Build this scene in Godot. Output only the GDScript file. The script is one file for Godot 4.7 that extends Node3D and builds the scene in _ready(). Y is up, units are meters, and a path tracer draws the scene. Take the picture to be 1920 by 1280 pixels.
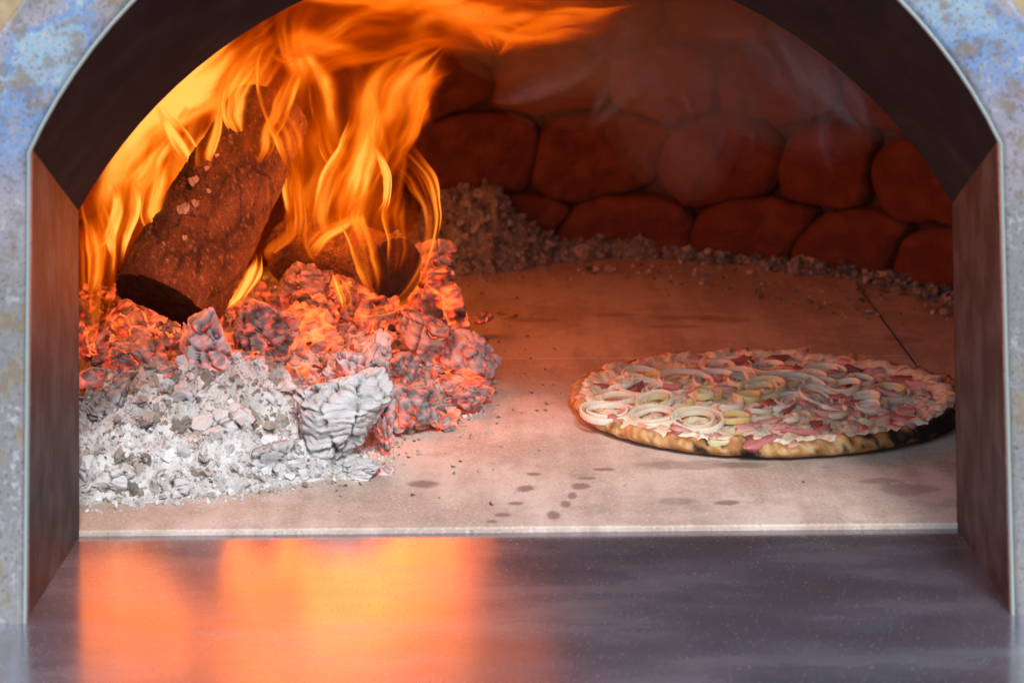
extends Node3D
# A wood-fired pizza oven seen through its mouth. Floor of the oven is y = 0, the camera stands at z = 0 and looks along -z.

const FPX := 4144.0            # focal length in pixels of the 1920 x 1280 photograph
const EYE := Vector3(0.0, 0.463, 0.0)
const CX := 960.0
const CY := -350.0             # height of the horizon in the photograph
const ROLL := -0.5

const MOUTH_D := 1.279         # distance of the front of the mouth
const HEARTH_D := 1.434        # distance of the front edge of the hearth
const ROUND_D := 1.85          # centre of the round chamber
const ROUND_R := 0.5

var rng := RandomNumberGenerator.new()
var n_soft := FastNoiseLite.new()
var n_fine := FastNoiseLite.new()
var n_cell := FastNoiseLite.new()
var used := {}

# ---------------------------------------------------------------- small helpers
func lin(r: float, g: float, b: float, a := 1.0) -> Color:
	var c := Color(r, g, b).linear_to_srgb()
	c.a = a
	return c

func ray(px: float, py: float) -> Vector3:
	return Basis(Vector3(0, 0, 1), deg_to_rad(ROLL)) * Vector3((px - CX) / FPX, -(py - CY) / FPX, -1.0)

func at(px: float, py: float, d: float) -> Vector3:
	return EYE + ray(px, py) * d

func on_level(px: float, py: float, y := 0.0) -> Vector3:
	var r := ray(px, py)
	return EYE + r * ((y - EYE.y) / r.y)

func on_wall(px: float, py: float, radius: float) -> Vector3:
	var r := ray(px, py)
	var o := Vector2(EYE.x, EYE.z + ROUND_D)
	var v := Vector2(r.x, r.z)
	var a := v.dot(v)
	var b := o.dot(v)
	var t := (-b + sqrt(maxf(b * b - a * (o.dot(o) - radius * radius), 0.0))) / a
	return EYE + r * t

func sstep(a: float, b: float, x: float) -> float:
	return smoothstep(a, b, x)

func tagged(o: Node, label := "", category := "", group := "", kind := "") -> Node:
	if label: o.set_meta("label", label)
	if category: o.set_meta("category", category)
	if group: o.set_meta("group", group)
	if kind: o.set_meta("kind", kind)
	return o

func numbered(called: String) -> String:
	used[called] = used.get(called, -1) + 1
	return called if used[called] == 0 else "%s_%03d" % [called, used[called]]

func thing(called: String, label: String, category: String, where := Vector3.ZERO, group := "", kind := "") -> Node3D:
	var o := Node3D.new()
	o.name = numbered(called)
	add_child(o)
	o.position = where
	tagged(o, label, category, group, kind)
	return o

func piece(called: String, mesh: Mesh, material: Material, parent: Node, where := Transform3D()) -> MeshInstance3D:
	var o := MeshInstance3D.new()
	o.name = numbered(called) if parent == self else called
	o.mesh = mesh
	o.material_override = material
	o.transform = where
	parent.add_child(o, true)
	return o

# a bag of triangles with shared vertices, smooth normals, vertex colours and planar uv
class Bag:
	var v := PackedVector3Array()
	var c := PackedColorArray()
	var uv := PackedVector2Array()
	var i := PackedInt32Array()
	func vert(p: Vector3, col := Color.WHITE, t := Vector2.ZERO) -> int:
		v.append(p)
		c.append(col)
		uv.append(t)
		return v.size() - 1
	func tri(a: int, b: int, d: int) -> void:
		i.append(a)
		i.append(b)
		i.append(d)
	func quad(a: int, b: int, d: int, e: int) -> void:
		tri(a, b, d)
		tri(a, d, e)
	# nu x nv points already added row by row from `first`
	func weave(first: int, nu: int, nv: int, wrap: bool, flip := false) -> void:
		for r in nv - 1:
			for k in (nu if wrap else nu - 1):
				var a := first + r * nu + k
				var b := first + r * nu + (k + 1) % nu
				if flip:
					quad(a, a + nu, b + nu, b)
				else:
					quad(a, b, b + nu, a + nu)
	func face(pts: Array, col := Color.WHITE, flip := false) -> void:   # flat polygon with vertices of its own
		var f := v.size()
		for p in pts:
			vert(p, col, Vector2(p.x, p.z))
		for k in range(1, pts.size() - 1):
			if flip: tri(f, f + k + 1, f + k)
			else: tri(f, f + k, f + k + 1)
	func box(lo: Vector3, hi: Vector3, ch := 0.0, col := Color.WHITE) -> void:
		# chamfered box: three nested octagon-like rings would cost more; bevel the top edges only
		var lv := [[lo.y, 0.0], [hi.y - ch, 0.0], [hi.y, ch]] if ch > 0.0 else [[lo.y, 0.0], [hi.y, 0.0]]
		for k in lv.size() - 1:
			var a := ring(lo, hi, lv[k][0], lv[k][1])
			var b := ring(lo, hi, lv[k + 1][0], lv[k + 1][1])
			for e in 4:
				face([a[e], b[e], b[(e + 1) % 4], a[(e + 1) % 4]], col)
		var t := ring(lo, hi, lv[-1][0], lv[-1][1])
		face([t[3], t[2], t[1], t[0]], col, false)
		var u := ring(lo, hi, lv[0][0], lv[0][1])
		face([u[0], u[1], u[2], u[3]], col, false)
	func ring(lo: Vector3, hi: Vector3, y: float, s: float) -> Array:
		return [Vector3(lo.x + s, y, lo.z + s), Vector3(lo.x + s, y, hi.z - s), Vector3(hi.x - s, y, hi.z - s), Vector3(hi.x - s, y, lo.z + s)]
	func done(colored := true) -> ArrayMesh:
		var n := PackedVector3Array()
		n.resize(v.size())
		for t in range(0, i.size(), 3):
			var a := i[t]
			var b := i[t + 1]
			var d := i[t + 2]
			var x := (v[d] - v[a]).cross(v[b] - v[a])
			n[a] += x
			n[b] += x
			n[d] += x
		for k in n.size():
			n[k] = n[k].normalized() if n[k].length_squared() > 1e-24 else Vector3.UP
		var arr := []
		arr.resize(Mesh.ARRAY_MAX)
		arr[Mesh.ARRAY_VERTEX] = v
		arr[Mesh.ARRAY_NORMAL] = n
		if colored:
			arr[Mesh.ARRAY_COLOR] = c
		arr[Mesh.ARRAY_TEX_UV] = uv
		arr[Mesh.ARRAY_INDEX] = i
		var m := ArrayMesh.new()
		m.add_surface_from_arrays(Mesh.PRIMITIVE_TRIANGLES, arr)
		return m

func noise(seed_: int, frequency: float, octaves := 4, kind := FastNoiseLite.TYPE_SIMPLEX_SMOOTH) -> FastNoiseLite:
	var n := FastNoiseLite.new()
	n.seed = seed_
	n.noise_type = kind
	n.frequency = frequency
	n.fractal_octaves = octaves
	if kind == FastNoiseLite.TYPE_CELLULAR:
		n.cellular_return_type = FastNoiseLite.RETURN_DISTANCE2_SUB
		n.fractal_type = FastNoiseLite.FRACTAL_NONE
	return n

func noise_texture(n: FastNoiseLite, size := 512, stops := [], normal := 0.0) -> NoiseTexture2D:
	var t := NoiseTexture2D.new()
	t.width = size
	t.height = size
	t.seamless = true
	t.noise = n
	if normal > 0.0:
		t.as_normal_map = true
		t.bump_strength = normal
	if stops:
		var g := Gradient.new()
		var offs := PackedFloat32Array()
		var cols := PackedColorArray()
		for s in stops:
			offs.append(s[0])
			cols.append(s[1])
		g.offsets = offs
		g.colors = cols
		t.color_ramp = g
	return t

func mat(color: Color, rough := 0.9, metal := 0.0) -> StandardMaterial3D:
	var m := StandardMaterial3D.new()
	m.albedo_color = color
	m.roughness = rough
	m.metallic = metal
	return m

func triplanar(m: StandardMaterial3D, scale: float, in_world := false) -> StandardMaterial3D:
	m.uv1_triplanar = true
	m.uv1_world_triplanar = in_world
	m.uv1_scale = Vector3.ONE * scale
	return m

func relief(m: StandardMaterial3D, t: Texture2D, centimetres: float) -> StandardMaterial3D:
	m.heightmap_enabled = true
	m.heightmap_texture = t
	m.heightmap_scale = centimetres
	return m

# ---------------------------------------------------------------- arch outlines (x, y), left foot to right foot
func arch(half: float, spring_half: float, spring: float, apex: float, foot: float, off := 0.0, parts := 40) -> PackedVector2Array:
	var sag := apex - spring
	var r := (spring_half * spring_half + sag * sag) / (2.0 * sag)
	var cy := apex - r
	var a0 := atan2(spring - cy, -spring_half)
	var a1 := PI - a0
	var out := PackedVector2Array()
	var legs := 12
	for k in legs:
		out.append(Vector2(-half - off + (half - spring_half) * k / legs, lerpf(foot, spring, float(k) / legs)))
	for k in parts + 1:
		var a := lerpf(a0, a1, float(k) / parts)
		out.append(Vector2(cos(a) * (r + off) + (0.0), cy + sin(a) * (r + off)))
	# legs are offset straight out, so pull the first arch points out to meet them
	for k in legs:
		var q := out[legs - 1 - k]
		out.append(Vector2(-q.x, q.y))
	return out

func loft(bag: Bag, a: PackedVector2Array, za: float, b: PackedVector2Array, zb: float, rows := 2, flip := false, from := 0, to := -1) -> void:
	var last := a.size() if to < 0 else to
	var first := bag.v.size()
	for r in rows:
		var t := float(r) / (rows - 1)
		for k in range(from, last):
			var p := a[k].lerp(b[k], t)
			bag.vert(Vector3(p.x, p.y, lerpf(za, zb, t)), Color.WHITE, Vector2(p.x, p.y))
	bag.weave(first, last - from, rows, false, flip)

# ================================================================ the scene
func _ready() -> void:
	rng.seed = 7
	n_soft = noise(3, 1.0, 3)
	n_fine = noise(11, 1.0, 4)
	n_cell = noise(5, 1.0, 1, FastNoiseLite.TYPE_CELLULAR)
	set_camera_and_light()
	build_oven()
	build_fire_bed()
	build_logs()
	build_embers()
	build_pizza()
	build_flames()
	build_smoke()

func set_camera_and_light() -> void:
	var cam := Camera3D.new()
	cam.name = "camera"
	add_child(cam)
	var lens := CameraAttributesPhysical.new()
	lens.frustum_focal_length = 85.0
	lens.frustum_focus_distance = 1.62
	lens.exposure_aperture = 11.0
	lens.frustum_near = 0.1
	lens.frustum_far = 60.0
	cam.attributes = lens
	cam.projection = Camera3D.PROJECTION_FRUSTUM
	cam.near = 0.1
	cam.far = 60.0
	cam.size = 1280.0 / FPX * cam.near
	cam.frustum_offset = Vector2((960.0 - CX) / FPX, (CY - 640.0) / FPX) * cam.near
	cam.position = EYE
	cam.rotation_degrees = Vector3(0, 0, ROLL)
	cam.current = true

	var sky := ProceduralSkyMaterial.new()
	sky.sky_top_color = lin(0.72, 0.80, 0.95)
	sky.sky_horizon_color = lin(0.08, 0.09, 0.115)
	sky.ground_horizon_color = lin(0.05, 0.05, 0.05)
	sky.ground_bottom_color = lin(0.06, 0.06, 0.06)
	sky.sky_energy_multiplier = 1.0
	var env := Environment.new()
	env.background_mode = Environment.BG_SKY
	env.sky = Sky.new()
	env.sky.sky_material = sky
	env.tonemap_mode = Environment.TONE_MAPPER_LINEAR
	env.tonemap_exposure = 2.05
	env.volumetric_fog_enabled = true
	env.volumetric_fog_density = 0.0
	env.sdfgi_enabled = true
	env.ssao_enabled = true
	env.ssil_enabled = true
	var we := WorldEnvironment.new()
	we.name = "surroundings"
	we.environment = env
	add_child(we)

	var sun := DirectionalLight3D.new()
	sun.name = "daylight"
	sun.light_energy = 0.5
	sun.light_color = Color(1.0, 0.98, 0.965)
	sun.light_angular_distance = 14.0
	sun.shadow_enabled = true
	add_child(sun)
	sun.look_at_from_position(Vector3(0.22, 1.05, -0.40), Vector3(0.0, 0.0, -1.5))

# ---------------------------------------------------------------- the oven
func stain_image() -> ImageTexture:
	# albedo of the hearth stone, x -0.6 .. 0.6, distance 1.4 .. 2.4; soot marks and drips stand where the photograph shows them
	var w := 1200
	var h := 1000
	var im := Image.create_empty(w, h, false, Image.FORMAT_RGB8)
	var a := noise(21, 0.006, 5)
	var b := noise(22, 0.05, 3)
	var s := noise(23, 0.32, 2)
	var drips := []
	for q in [[792, 908, 30, 8], [1000, 889, 17, 4], [985, 916, 20, 6], [1087, 912, 19, 7], [1098, 897, 18, 3], [966, 944, 16, 4], [944, 966, 18, 5], [1037, 966, 13, 8], [1060, 945, 10, 8], [1071, 930, 9, 7], [921, 978, 12, 3],
			[1300, 872, 130, 9], [1390, 872, 60, 7], [1700, 918, 60, 13], [1650, 902, 50, 6], [1270, 940, 42, 8], [1362, 943, 26, 5], [1235, 700, 60, 5], [1290, 595, 70, 5], [1360, 600, 55, 6], [1260, 612, 60, 4], [1690, 634, 45, 7], [1150, 590, 50, 4], [1000, 600, 60, 4], [1130, 880, 24, 3], [1720, 730, 12, 4], [1765, 710, 14, 3]]:
		var p := on_level(q[0], q[1])
		var e := on_level(q[0] + q[2], q[1])
		var f := on_level(q[0], q[1] + q[3])
		drips.append([p.x, -p.z, absf(e.x - p.x), absf(f.z - p.z), 0.62 if q[2] > 35 else 1.0])
	for y in h:
		for x in w:
			var mx := -0.6 + 1.2 * x / w
			var md := 1.4 + 1.0 * y / h
			var t := a.get_noise_2d(x, y)
			var u := b.get_noise_2d(x, y)
			var c := Vector3(0.62, 0.515, 0.45).lerp(Vector3(0.46, 0.36, 0.30), clampf(0.5 + 1.6 * t + 0.4 * u + 0.8 * a.get_noise_2d(x * 6.0 + 300.0, y * 0.7), 0, 1))
			c = c.lerp(Vector3(0.30, 0.25, 0.21), sstep(0.25, 0.6, a.get_noise_2d(x * 2.3 + 900.0, y * 2.3)) * 0.45)
			var k := s.get_noise_2d(x, y)
			if k > 0.50: c = c.lerp(Vector3(0.14, 0.11, 0.09), minf(1.0, (k - 0.50) * 5.0) * 0.6)
			if k < -0.46: c = c.lerp(Vector3(0.78, 0.74, 0.70), 0.5)
			for q in drips:
				var dx: float = (mx - q[0]) / q[2]
				var dy: float = (md - q[1]) / q[3]
				if absf(dx) < 1.6 and absf(dy) < 1.6:
					var r := sqrt(dx * dx + dy * dy) + 0.35 * u + 0.25 * k
					c = c.lerp(Vector3(0.17, 0.11, 0.09), (1.0 - sstep(0.7, 1.05, r)) * 0.72 * q[4])
			im.set_pixel(x, y, lin(c.x, c.y, c.z))
	return ImageTexture.create_from_image(im)

func frame_image() -> ImageTexture:
	# heat-tinted steel with soot specks, x -0.36 .. 0.36, y -0.03 .. 0.53
	var w := 1152
	var h := 896
	var im := Image.create_empty(w, h, false, Image.FORMAT_RGB8)
	var a := noise(31, 0.011, 4)
	var b := noise(32, 0.10, 5)
	var s := noise(33, 0.22, 3)
	for y in h:
		for x in w:
			var mx := -0.36 + 0.72 * x / w
			var my := 0.53 - 0.56 * y / h
			var t := a.get_noise_2d(x, y)
			var u := b.get_noise_2d(x, y)
			var k := s.get_noise_2d(x, y * 0.8)
			var t2 := a.get_noise_2d(x * 2.4 + 700.0, y * 2.4)
			# tempering colours: bands of straw, violet, blue and pale steel round the hot shoulders of the arch
			var heat := 1.0 - absf(my - (0.300 if mx < 0 else 0.335) - 0.07 * t) / 0.06
			heat += 0.9 * t
			var c := Vector3(0.28, 0.28, 0.285)
			var low := sstep(-0.05, 0.25, t2 + 0.5 * u)      # patches of pale scale
			c = c.lerp(Vector3(0.35, 0.37, 0.34), low)
			c = c.lerp(Vector3(0.44, 0.40, 0.47), sstep(-1.0, -0.1, heat) * 0.7)
			c = c.lerp(Vector3(0.17, 0.33, 0.62), sstep(0.0, 0.8, heat) * 0.8)
			c = c.lerp(Vector3(0.38, 0.53, 0.62), sstep(0.75, 1.2, heat) * 0.8)
			c = c.lerp(Vector3(0.62, 0.63, 0.64), sstep(0.0, 0.5, u) * (0.3 + 0.5 * sstep(-0.2, 0.3, t)))
			c = c.lerp(Vector3(0.13, 0.11, 0.11), sstep(0.05, 0.55, 0.8 * u + 0.7 * t2 + 0.12) * 0.55)
			if k > 0.34: c = c.lerp(Vector3(0.06, 0.045, 0.045), minf(1.0, (k - 0.34) * 5.0) * 0.6)
			c = c.lerp(Vector3(0.34, 0.24, 0.13), sstep(0.2, 0.5, t2 - 0.2 * u) * 0.5)
			im.set_pixel(x, y, lin(c.x, c.y, c.z))
	return ImageTexture.create_from_image(im)

func plate_images() -> Array:
	# x -0.4 .. 0.4, distance 1.0 .. 1.45: colour and roughness of the worn steel shelf
	var w := 1024
	var h := 576
	var im := Image.create_empty(w, h, false, Image.FORMAT_RGB8)
	var ro := Image.create_empty(w, h, false, Image.FORMAT_RGB8)
	var a := noise(41, 0.007, 4)
	var b := noise(42, 0.03, 4)
	var s := noise(43, 0.30, 2)
	for y in h:
		for x in w:
			var t := a.get_noise_2d(x * 0.6, y * 1.4)
			var u := b.get_noise_2d(x * 0.3, y * 1.2)
			var k := s.get_noise_2d(x, y)
			var smear := sstep(-0.35, 0.75, t + 0.22 * u)
			var c := Vector3(0.19, 0.20, 0.26).lerp(Vector3(0.29, 0.30, 0.36), smear)
			c = c.lerp(Vector3(0.19, 0.18, 0.21), sstep(-0.1, 0.8, -t + 0.15 * u))
			var r := 0.20 + 0.12 * smear + 0.04 * u
			if k > 0.60:
				c = c.lerp(Vector3(0.72, 0.70, 0.68), minf(1.0, (k - 0.60) * 7.0) * 0.8)
				r += 0.4
			im.set_pixel(x, y, lin(c.x, c.y, c.z))
			r = clampf(r, 0.08, 0.9)
			ro.set_pixel(x, y, Color(r, r, r))
	return [ImageTexture.create_from_image(im), ImageTexture.create_from_image(ro)]

func planar(bag: Bag, lo: Vector2, hi: Vector2, plan: bool) -> void:
	# metric uv: seen from above (plan) or from the front
	for k in bag.v.size():
		var p := bag.v[k]
		bag.uv[k] = Vector2((p.x - lo.x) / (hi.x - lo.x), ((-p.z + p.y if plan else p.y) - lo.y) / (hi.y - lo.y))

func build_oven() -> void:
	var oven := thing("pizza_oven", "arched metal-fronted wood oven with a rounded-stone chamber", "oven", Vector3.ZERO)
	var foot := -0.0035
	var front := arch(0.2865, 0.2818, 0.2692, 0.448, foot)
	var back := arch(0.2852, 0.2838, 0.2076, 0.373, foot)

	# --- front frame of heat-tinted steel, rounded at its inner lip
	var steel := mat(Color.WHITE, 0.48, 0.45)
	steel.albedo_texture = frame_image()
	relief(steel, noise_texture(noise(34, 0.05, 4), 512), 0.02)
	var bag := Bag.new()
	var outer := PackedVector2Array()
	for k in front.size():
		var t := (front[mini(k + 1, front.size() - 1)] - front[maxi(k - 1, 0)]).normalized()
		outer.append(Vector2(-t.y, t.x))
	var prof := [[0.000, -0.012], [0.0003, -0.0035], [0.0018, -0.0010], [0.0045, 0.0], [0.022, 0.0], [0.046, 0.0], [0.0485, -0.0012], [0.0495, -0.004], [0.0495, -0.024]]
	var first := bag.v.size()
	for q in prof:
		for k in front.size():
			var o := outer[k]
			if k < 12: o = Vector2(-1, 0)
			if k >= front.size() - 12: o = Vector2(1, 0)
			var p: Vector2 = front[k] + o * q[0]
			bag.vert(Vector3(p.x, p.y, -MOUTH_D + q[1]))
	bag.weave(first, front.size(), prof.size(), false, true)
	planar(bag, Vector2(-0.36, 0.53), Vector2(0.36, -0.03), false)
	tagged(piece("front_frame", bag.done(false), steel, oven), "speckled grey steel arch with blue heat tint")

	# --- mouth lining: two side walls and the hood that slopes down to the chamber
	var rust := triplanar(mat(Color.WHITE, 0.55, 0.0), 6.0)
	rust.metallic_specular = 0.3
	rust.albedo_texture = noise_texture(noise(51, 0.012, 5), 512, [[0.0, lin(0.018, 0.015, 0.016)], [0.42, lin(0.036, 0.028, 0.029)], [0.62, lin(0.056, 0.042, 0.042)], [1.0, lin(0.10, 0.08, 0.078)]])
	relief(rust, noise_texture(noise(52, 0.03, 4), 512), 0.03)
	rust.uv1_scale = Vector3(4.5, 3.4, 4.5)
	var soot := triplanar(mat(Color.WHITE, 0.8, 0.0), 5.0)
	soot.metallic_specular = 0.2
	soot.albedo_texture = noise_texture(noise(53, 0.01, 5), 512, [[0.0, lin(0.012, 0.011, 0.011)], [0.55, lin(0.022, 0.019, 0.019)], [1.0, lin(0.05, 0.036, 0.032)]])
	relief(soot, noise_texture(noise(54, 0.04, 4), 512), 0.03)
	var n := front.size()
	var zf := -MOUTH_D - 0.011
	for side in 2:
		bag = Bag.new()
		loft(bag, front, zf, back, -HEARTH_D, 6, false, 0 if side == 0 else n - 13, 13 if side == 0 else n)
		piece("mouth_side", bag.done(false), rust, oven)
	bag = Bag.new()
	loft(bag, front, zf, back, -HEARTH_D, 8, false, 12, n - 12)
	piece("mouth_hood", bag.done(false), soot, oven)

	# --- thin bead added along the inner edge, its pale colour a painted bevel highlight
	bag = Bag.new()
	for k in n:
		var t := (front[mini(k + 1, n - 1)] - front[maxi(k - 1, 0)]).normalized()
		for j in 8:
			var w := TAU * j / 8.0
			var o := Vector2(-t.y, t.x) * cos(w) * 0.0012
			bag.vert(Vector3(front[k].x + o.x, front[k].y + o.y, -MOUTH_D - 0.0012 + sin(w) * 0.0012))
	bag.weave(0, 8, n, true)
	piece("highlight_bead", bag.done(false), mat(lin(0.36, 0.42, 0.40), 0.5, 0.3), oven)

	# --- shelf in front of the hearth
	var pics := plate_images()
	var shelf := mat(Color.WHITE, 1.0, 0.7)
	shelf.clearcoat_enabled = true
	shelf.clearcoat = 0.8
	shelf.clearcoat_roughness = 0.16
	shelf.albedo_texture = pics[0]
	shelf.roughness_texture = pics[1]
	bag = Bag.new()
	bag.box(Vector3(-0.385, -0.03, -HEARTH_D - 0.02), Vector3(0.385, foot, -1.02), 0.002)
	planar(bag, Vector2(-0.4, 1.0), Vector2(0.4, 1.45), true)
	tagged(piece("landing_shelf", bag.done(false), shelf, oven), "shiny dark steel shelf below the oven mouth")

	# --- hearth of stone slabs with open joints
	var stone := mat(Color.WHITE, 0.88)
	stone.albedo_texture = stain_image()
	relief(stone, noise_texture(noise(61, 0.09, 4), 512), 0.05)
	var hearth := Node3D.new()
	hearth.name = "hearth"
	oven.add_child(hearth)
	var xs := [[-0.56, -0.3385], [-0.337, 0.3335], [0.336, 0.56]]
	var ds := [[HEARTH_D, 1.8760], [1.8764, 2.38]]
	for x in xs:
		for d in (ds if absf(x[0] + x[1]) < 0.2 else [[HEARTH_D, 2.38]]):
			bag = Bag.new()
			bag.box(Vector3(x[0], -0.03, -d[1]), Vector3(x[1], 0.0, -d[0] - (0.0215 if absf(x[0]) > 0.4 or absf(x[1]) > 0.4 else 0.0)), 0.0012)
			planar(bag, Vector2(-0.6, 1.4), Vector2(0.6, 2.4), true)
			var slab := piece("slab", bag.done(false), stone, hearth)
			if x[0] > 0.3: slab.position.y = -0.0016
	bag = Bag.new()
	bag.box(Vector3(-0.57, -0.05, -2.40), Vector3(0.57, -0.031, -HEARTH_D - 0.022))
	piece("hearth_bed", bag.done(false), mat(lin(0.05, 0.04, 0.035), 0.95), hearth)

	# --- chamber: mortar wall, rounded stones set in it, vault above
	var mortar := triplanar(mat(lin(0.07, 0.04, 0.03), 0.95), 9.0)
	relief(mortar, noise_texture(noise(62, 0.05, 4), 512), 0.2)
	var wall := Node3D.new()
	wall.name = "chamber_wall"
	oven.add_child(wall)
	var a0 := deg_to_rad(35.5)      # half the angle left open towards the mouth
	bag = Bag.new()
	var nu := 97
	var rows := [[ROUND_R + 0.009, -0.03], [ROUND_R + 0.009, 0.1], [ROUND_R + 0.009, 0.2], [ROUND_R + 0.007, 0.30], [ROUND_R - 0.01, 0.37], [ROUND_R - 0.06, 0.43], [ROUND_R - 0.14, 0.475], [ROUND_R - 0.26, 0.505], [ROUND_R - 0.4, 0.52], [0.001, 0.522]]
	for q in rows:
		for k in nu:
			var a: float = lerpf(a0, TAU - a0, float(k) / (nu - 1))
			bag.vert(Vector3(q[0] * sin(a), q[1], -ROUND_D + q[0] * cos(a)))
	bag.weave(0, nu, rows.size(), false, true)
	piece("mortar", bag.done(false), mortar, wall)
	# front wall of the chamber, with the mouth cut out of it, and the vault over the open sector
	bag = Bag.new()
	var rim := PackedVector2Array()
	for k in n:
		var p := back[k]
		rim.append(Vector2(signf(p.x) * 0.33 if k < 13 or k >= n - 13 else p.x * 1.16, p.y if k < 13 or k >= n - 13 else 0.54))
	loft(bag, back, -HEARTH_D - 0.001, rim, -HEARTH_D - 0.001, 2)
	loft(bag, rim, -HEARTH_D - 0.001, rim, -HEARTH_D - 0.05, 2)
	bag.face([Vector3(-0.34, 0.54, -HEARTH_D), Vector3(0.34, 0.54, -HEARTH_D), Vector3(0.34, 0.54, -2.0), Vector3(-0.34, 0.54, -2.0)])
	piece("chamber_front", bag.done(false), mortar, wall)

	# plastered shell round the frame
	var plaster := triplanar(mat(Color.WHITE, 0.9), 5.0)
	plaster.albedo_texture = noise_texture(noise(63, 0.02, 5), 512, [[0.0, lin(0.24, 0.17, 0.09)], [1.0, lin(0.46, 0.36, 0.22)]])
	var inner := arch(0.331, 0.326, 0.27, 0.494, -0.03)
	var wide := arch(0.60, 0.58, 0.30, 0.74, -0.03)
	bag = Bag.new()
	loft(bag, inner, -MOUTH_D - 0.008, wide, -MOUTH_D - 0.05, 4, true)
	loft(bag, wide, -MOUTH_D - 0.05, wide, -2.42, 2, true)
	bag.face([Vector3(-0.6, -0.03, -2.42), Vector3(-0.6, 0.74, -2.42), Vector3(0.6, 0.74, -2.42), Vector3(0.6, -0.03, -2.42)])
	piece("shell", bag.done(false), plaster, oven)

	# --- the stones
	var brick := triplanar(mat(Color.WHITE, 0.92), 4.5)
	brick.albedo_texture = noise_texture(noise(64, 0.012, 5), 512, [[0.0, lin(0.08, 0.022, 0.012)], [0.5, lin(0.125, 0.036, 0.019)], [1.0, lin(0.19, 0.062, 0.035)]])
	relief(brick, noise_texture(noise(65, 0.03, 5), 512), 0.25)
	# outlines traced clockwise in the photograph; each point is carried to the wall it lies on
	var traced := [
		[[868, 386], [905, 366], [975, 362], [1040, 368], [1072, 382], [1066, 402], [1040, 432], [1038, 500], [900, 500], [850, 470]],
		[[1090, 372], [1150, 364], [1235, 364], [1282, 378], [1302, 405], [1300, 440], [1290, 480], [1270, 500], [1060, 500], [1040, 455], [1050, 420]],
		[[1330, 385], [1385, 372], [1450, 369], [1505, 378], [1538, 396], [1520, 425], [1492, 455], [1486, 480], [1470, 500], [1310, 500], [1296, 470], [1300, 420]],
		[[1545, 402], [1590, 390], [1640, 392], [1690, 405], [1712, 425], [1690, 455], [1676, 490], [1670, 515], [1495, 510], [1488, 470], [1508, 435]],
		[[1720, 428], [1760, 424], [1830, 428], [1850, 540], [1680, 530], [1690, 465]],
		[[775, 248], [830, 222], [900, 207], [960, 210], [1003, 226], [1012, 262], [998, 320], [990, 352], [950, 366], [860, 372], [770, 372], [760, 330], [762, 285]],
		[[1012, 250], [1036, 226], [1090, 210], [1150, 208], [1200, 215], [1245, 236], [1262, 250], [1240, 280], [1232, 318], [1225, 345], [1180, 362], [1110, 368], [1070, 380], [1010, 362], [996, 340], [1008, 290]],
		[[1250, 262], [1275, 238], [1320, 218], [1370, 215], [1410, 226], [1450, 240], [1472, 275], [1465, 320], [1455, 355], [1420, 368], [1340, 382], [1300, 388], [1262, 366], [1232, 330], [1238, 300]],
		[[1490, 245], [1530, 228], [1590, 226], [1640, 240], [1648, 275], [1630, 310], [1632, 360], [1620, 388], [1570, 392], [1500, 376], [1470, 355], [1463, 320], [1478, 275]],
		[[1665, 270], [1690, 255], [1790, 262], [1850, 300], [1850, 420], [1740, 420], [1690, 410], [1655, 385], [1644, 330], [1648, 290]],
		[[720, 120], [800, 108], [880, 112], [922, 130], [930, 165], [910, 198], [850, 208], [790, 232], [735, 268], [700, 250], [700, 160]],
		[[930, 130], [960, 100], [1040, 88], [1110, 96], [1138, 120], [1140, 165], [1128, 200], [1080, 206], [1020, 218], [975, 205], [928, 200], [918, 180]],
		[[1150, 120], [1190, 88], [1260, 82], [1320, 92], [1346, 125], [1345, 180], [1335, 208], [1290, 214], [1250, 232], [1200, 208], [1150, 202], [1142, 160]],
		[[1362, 110], [1400, 84], [1480, 80], [1550, 92], [1580, 120], [1578, 170], [1560, 212], [1510, 224], [1470, 238], [1400, 216], [1352, 206], [1350, 150]],
		[[1592, 110], [1640, 80], [1730, 88], [1790, 110], [1800, 180], [1790, 250], [1690, 246], [1650, 240], [1600, 222], [1584, 180]],
		[[660, 262], [700, 262], [755, 250], [764, 290], [755, 340], [752, 380], [690, 385], [650, 370], [640, 310]],
	]
	for t in traced:
		set_stone(wall, brick, t.map(func(q): return wall_place(on_wall(q[0], q[1], ROUND_R))))
	# the courses go on behind the fire, round the sides and above, in the same uneven laying
	var course := [[-0.01, 0.072], [0.074, 0.152], [0.154, 0.22], [0.222, 0.292], [0.294, 0.36]]
	for c in course.size():
		var a := 0.98 + 0.05 * c
		while a < TAU - 1.2:
			var wide_a := rng.randf_range(0.24, 0.33)
			var mid := a + wide_a / 2.0
			# the traced ones cover the right-hand part of the back
			var lo := PI - 1.08
			var hi := PI + 0.33
			if c > 2 or mid < lo or mid > hi:
				var pts := []
				for k in 12:
					var w := TAU * k / 12.0
					var cs := cos(w)
					var sn := sin(w)
					var e := 0.42
					pts.append(Vector2(mid - signf(cs) * pow(absf(cs), e) * wide_a * 0.485 + rng.randf_range(-0.012, 0.012), lerpf(course[c][0], course[c][1], 0.5 + 0.5 * signf(sn) * pow(absf(sn), e)) + rng.randf_range(-0.004, 0.004)))
				set_stone(wall, brick, pts)
			a += wide_a
	print("oven done")

func wall_place(p: Vector3) -> Vector2:      # (angle round the chamber from the mouth, height)
	return Vector2(fposmod(atan2(p.x, p.z + ROUND_D), TAU), p.y)

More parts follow.
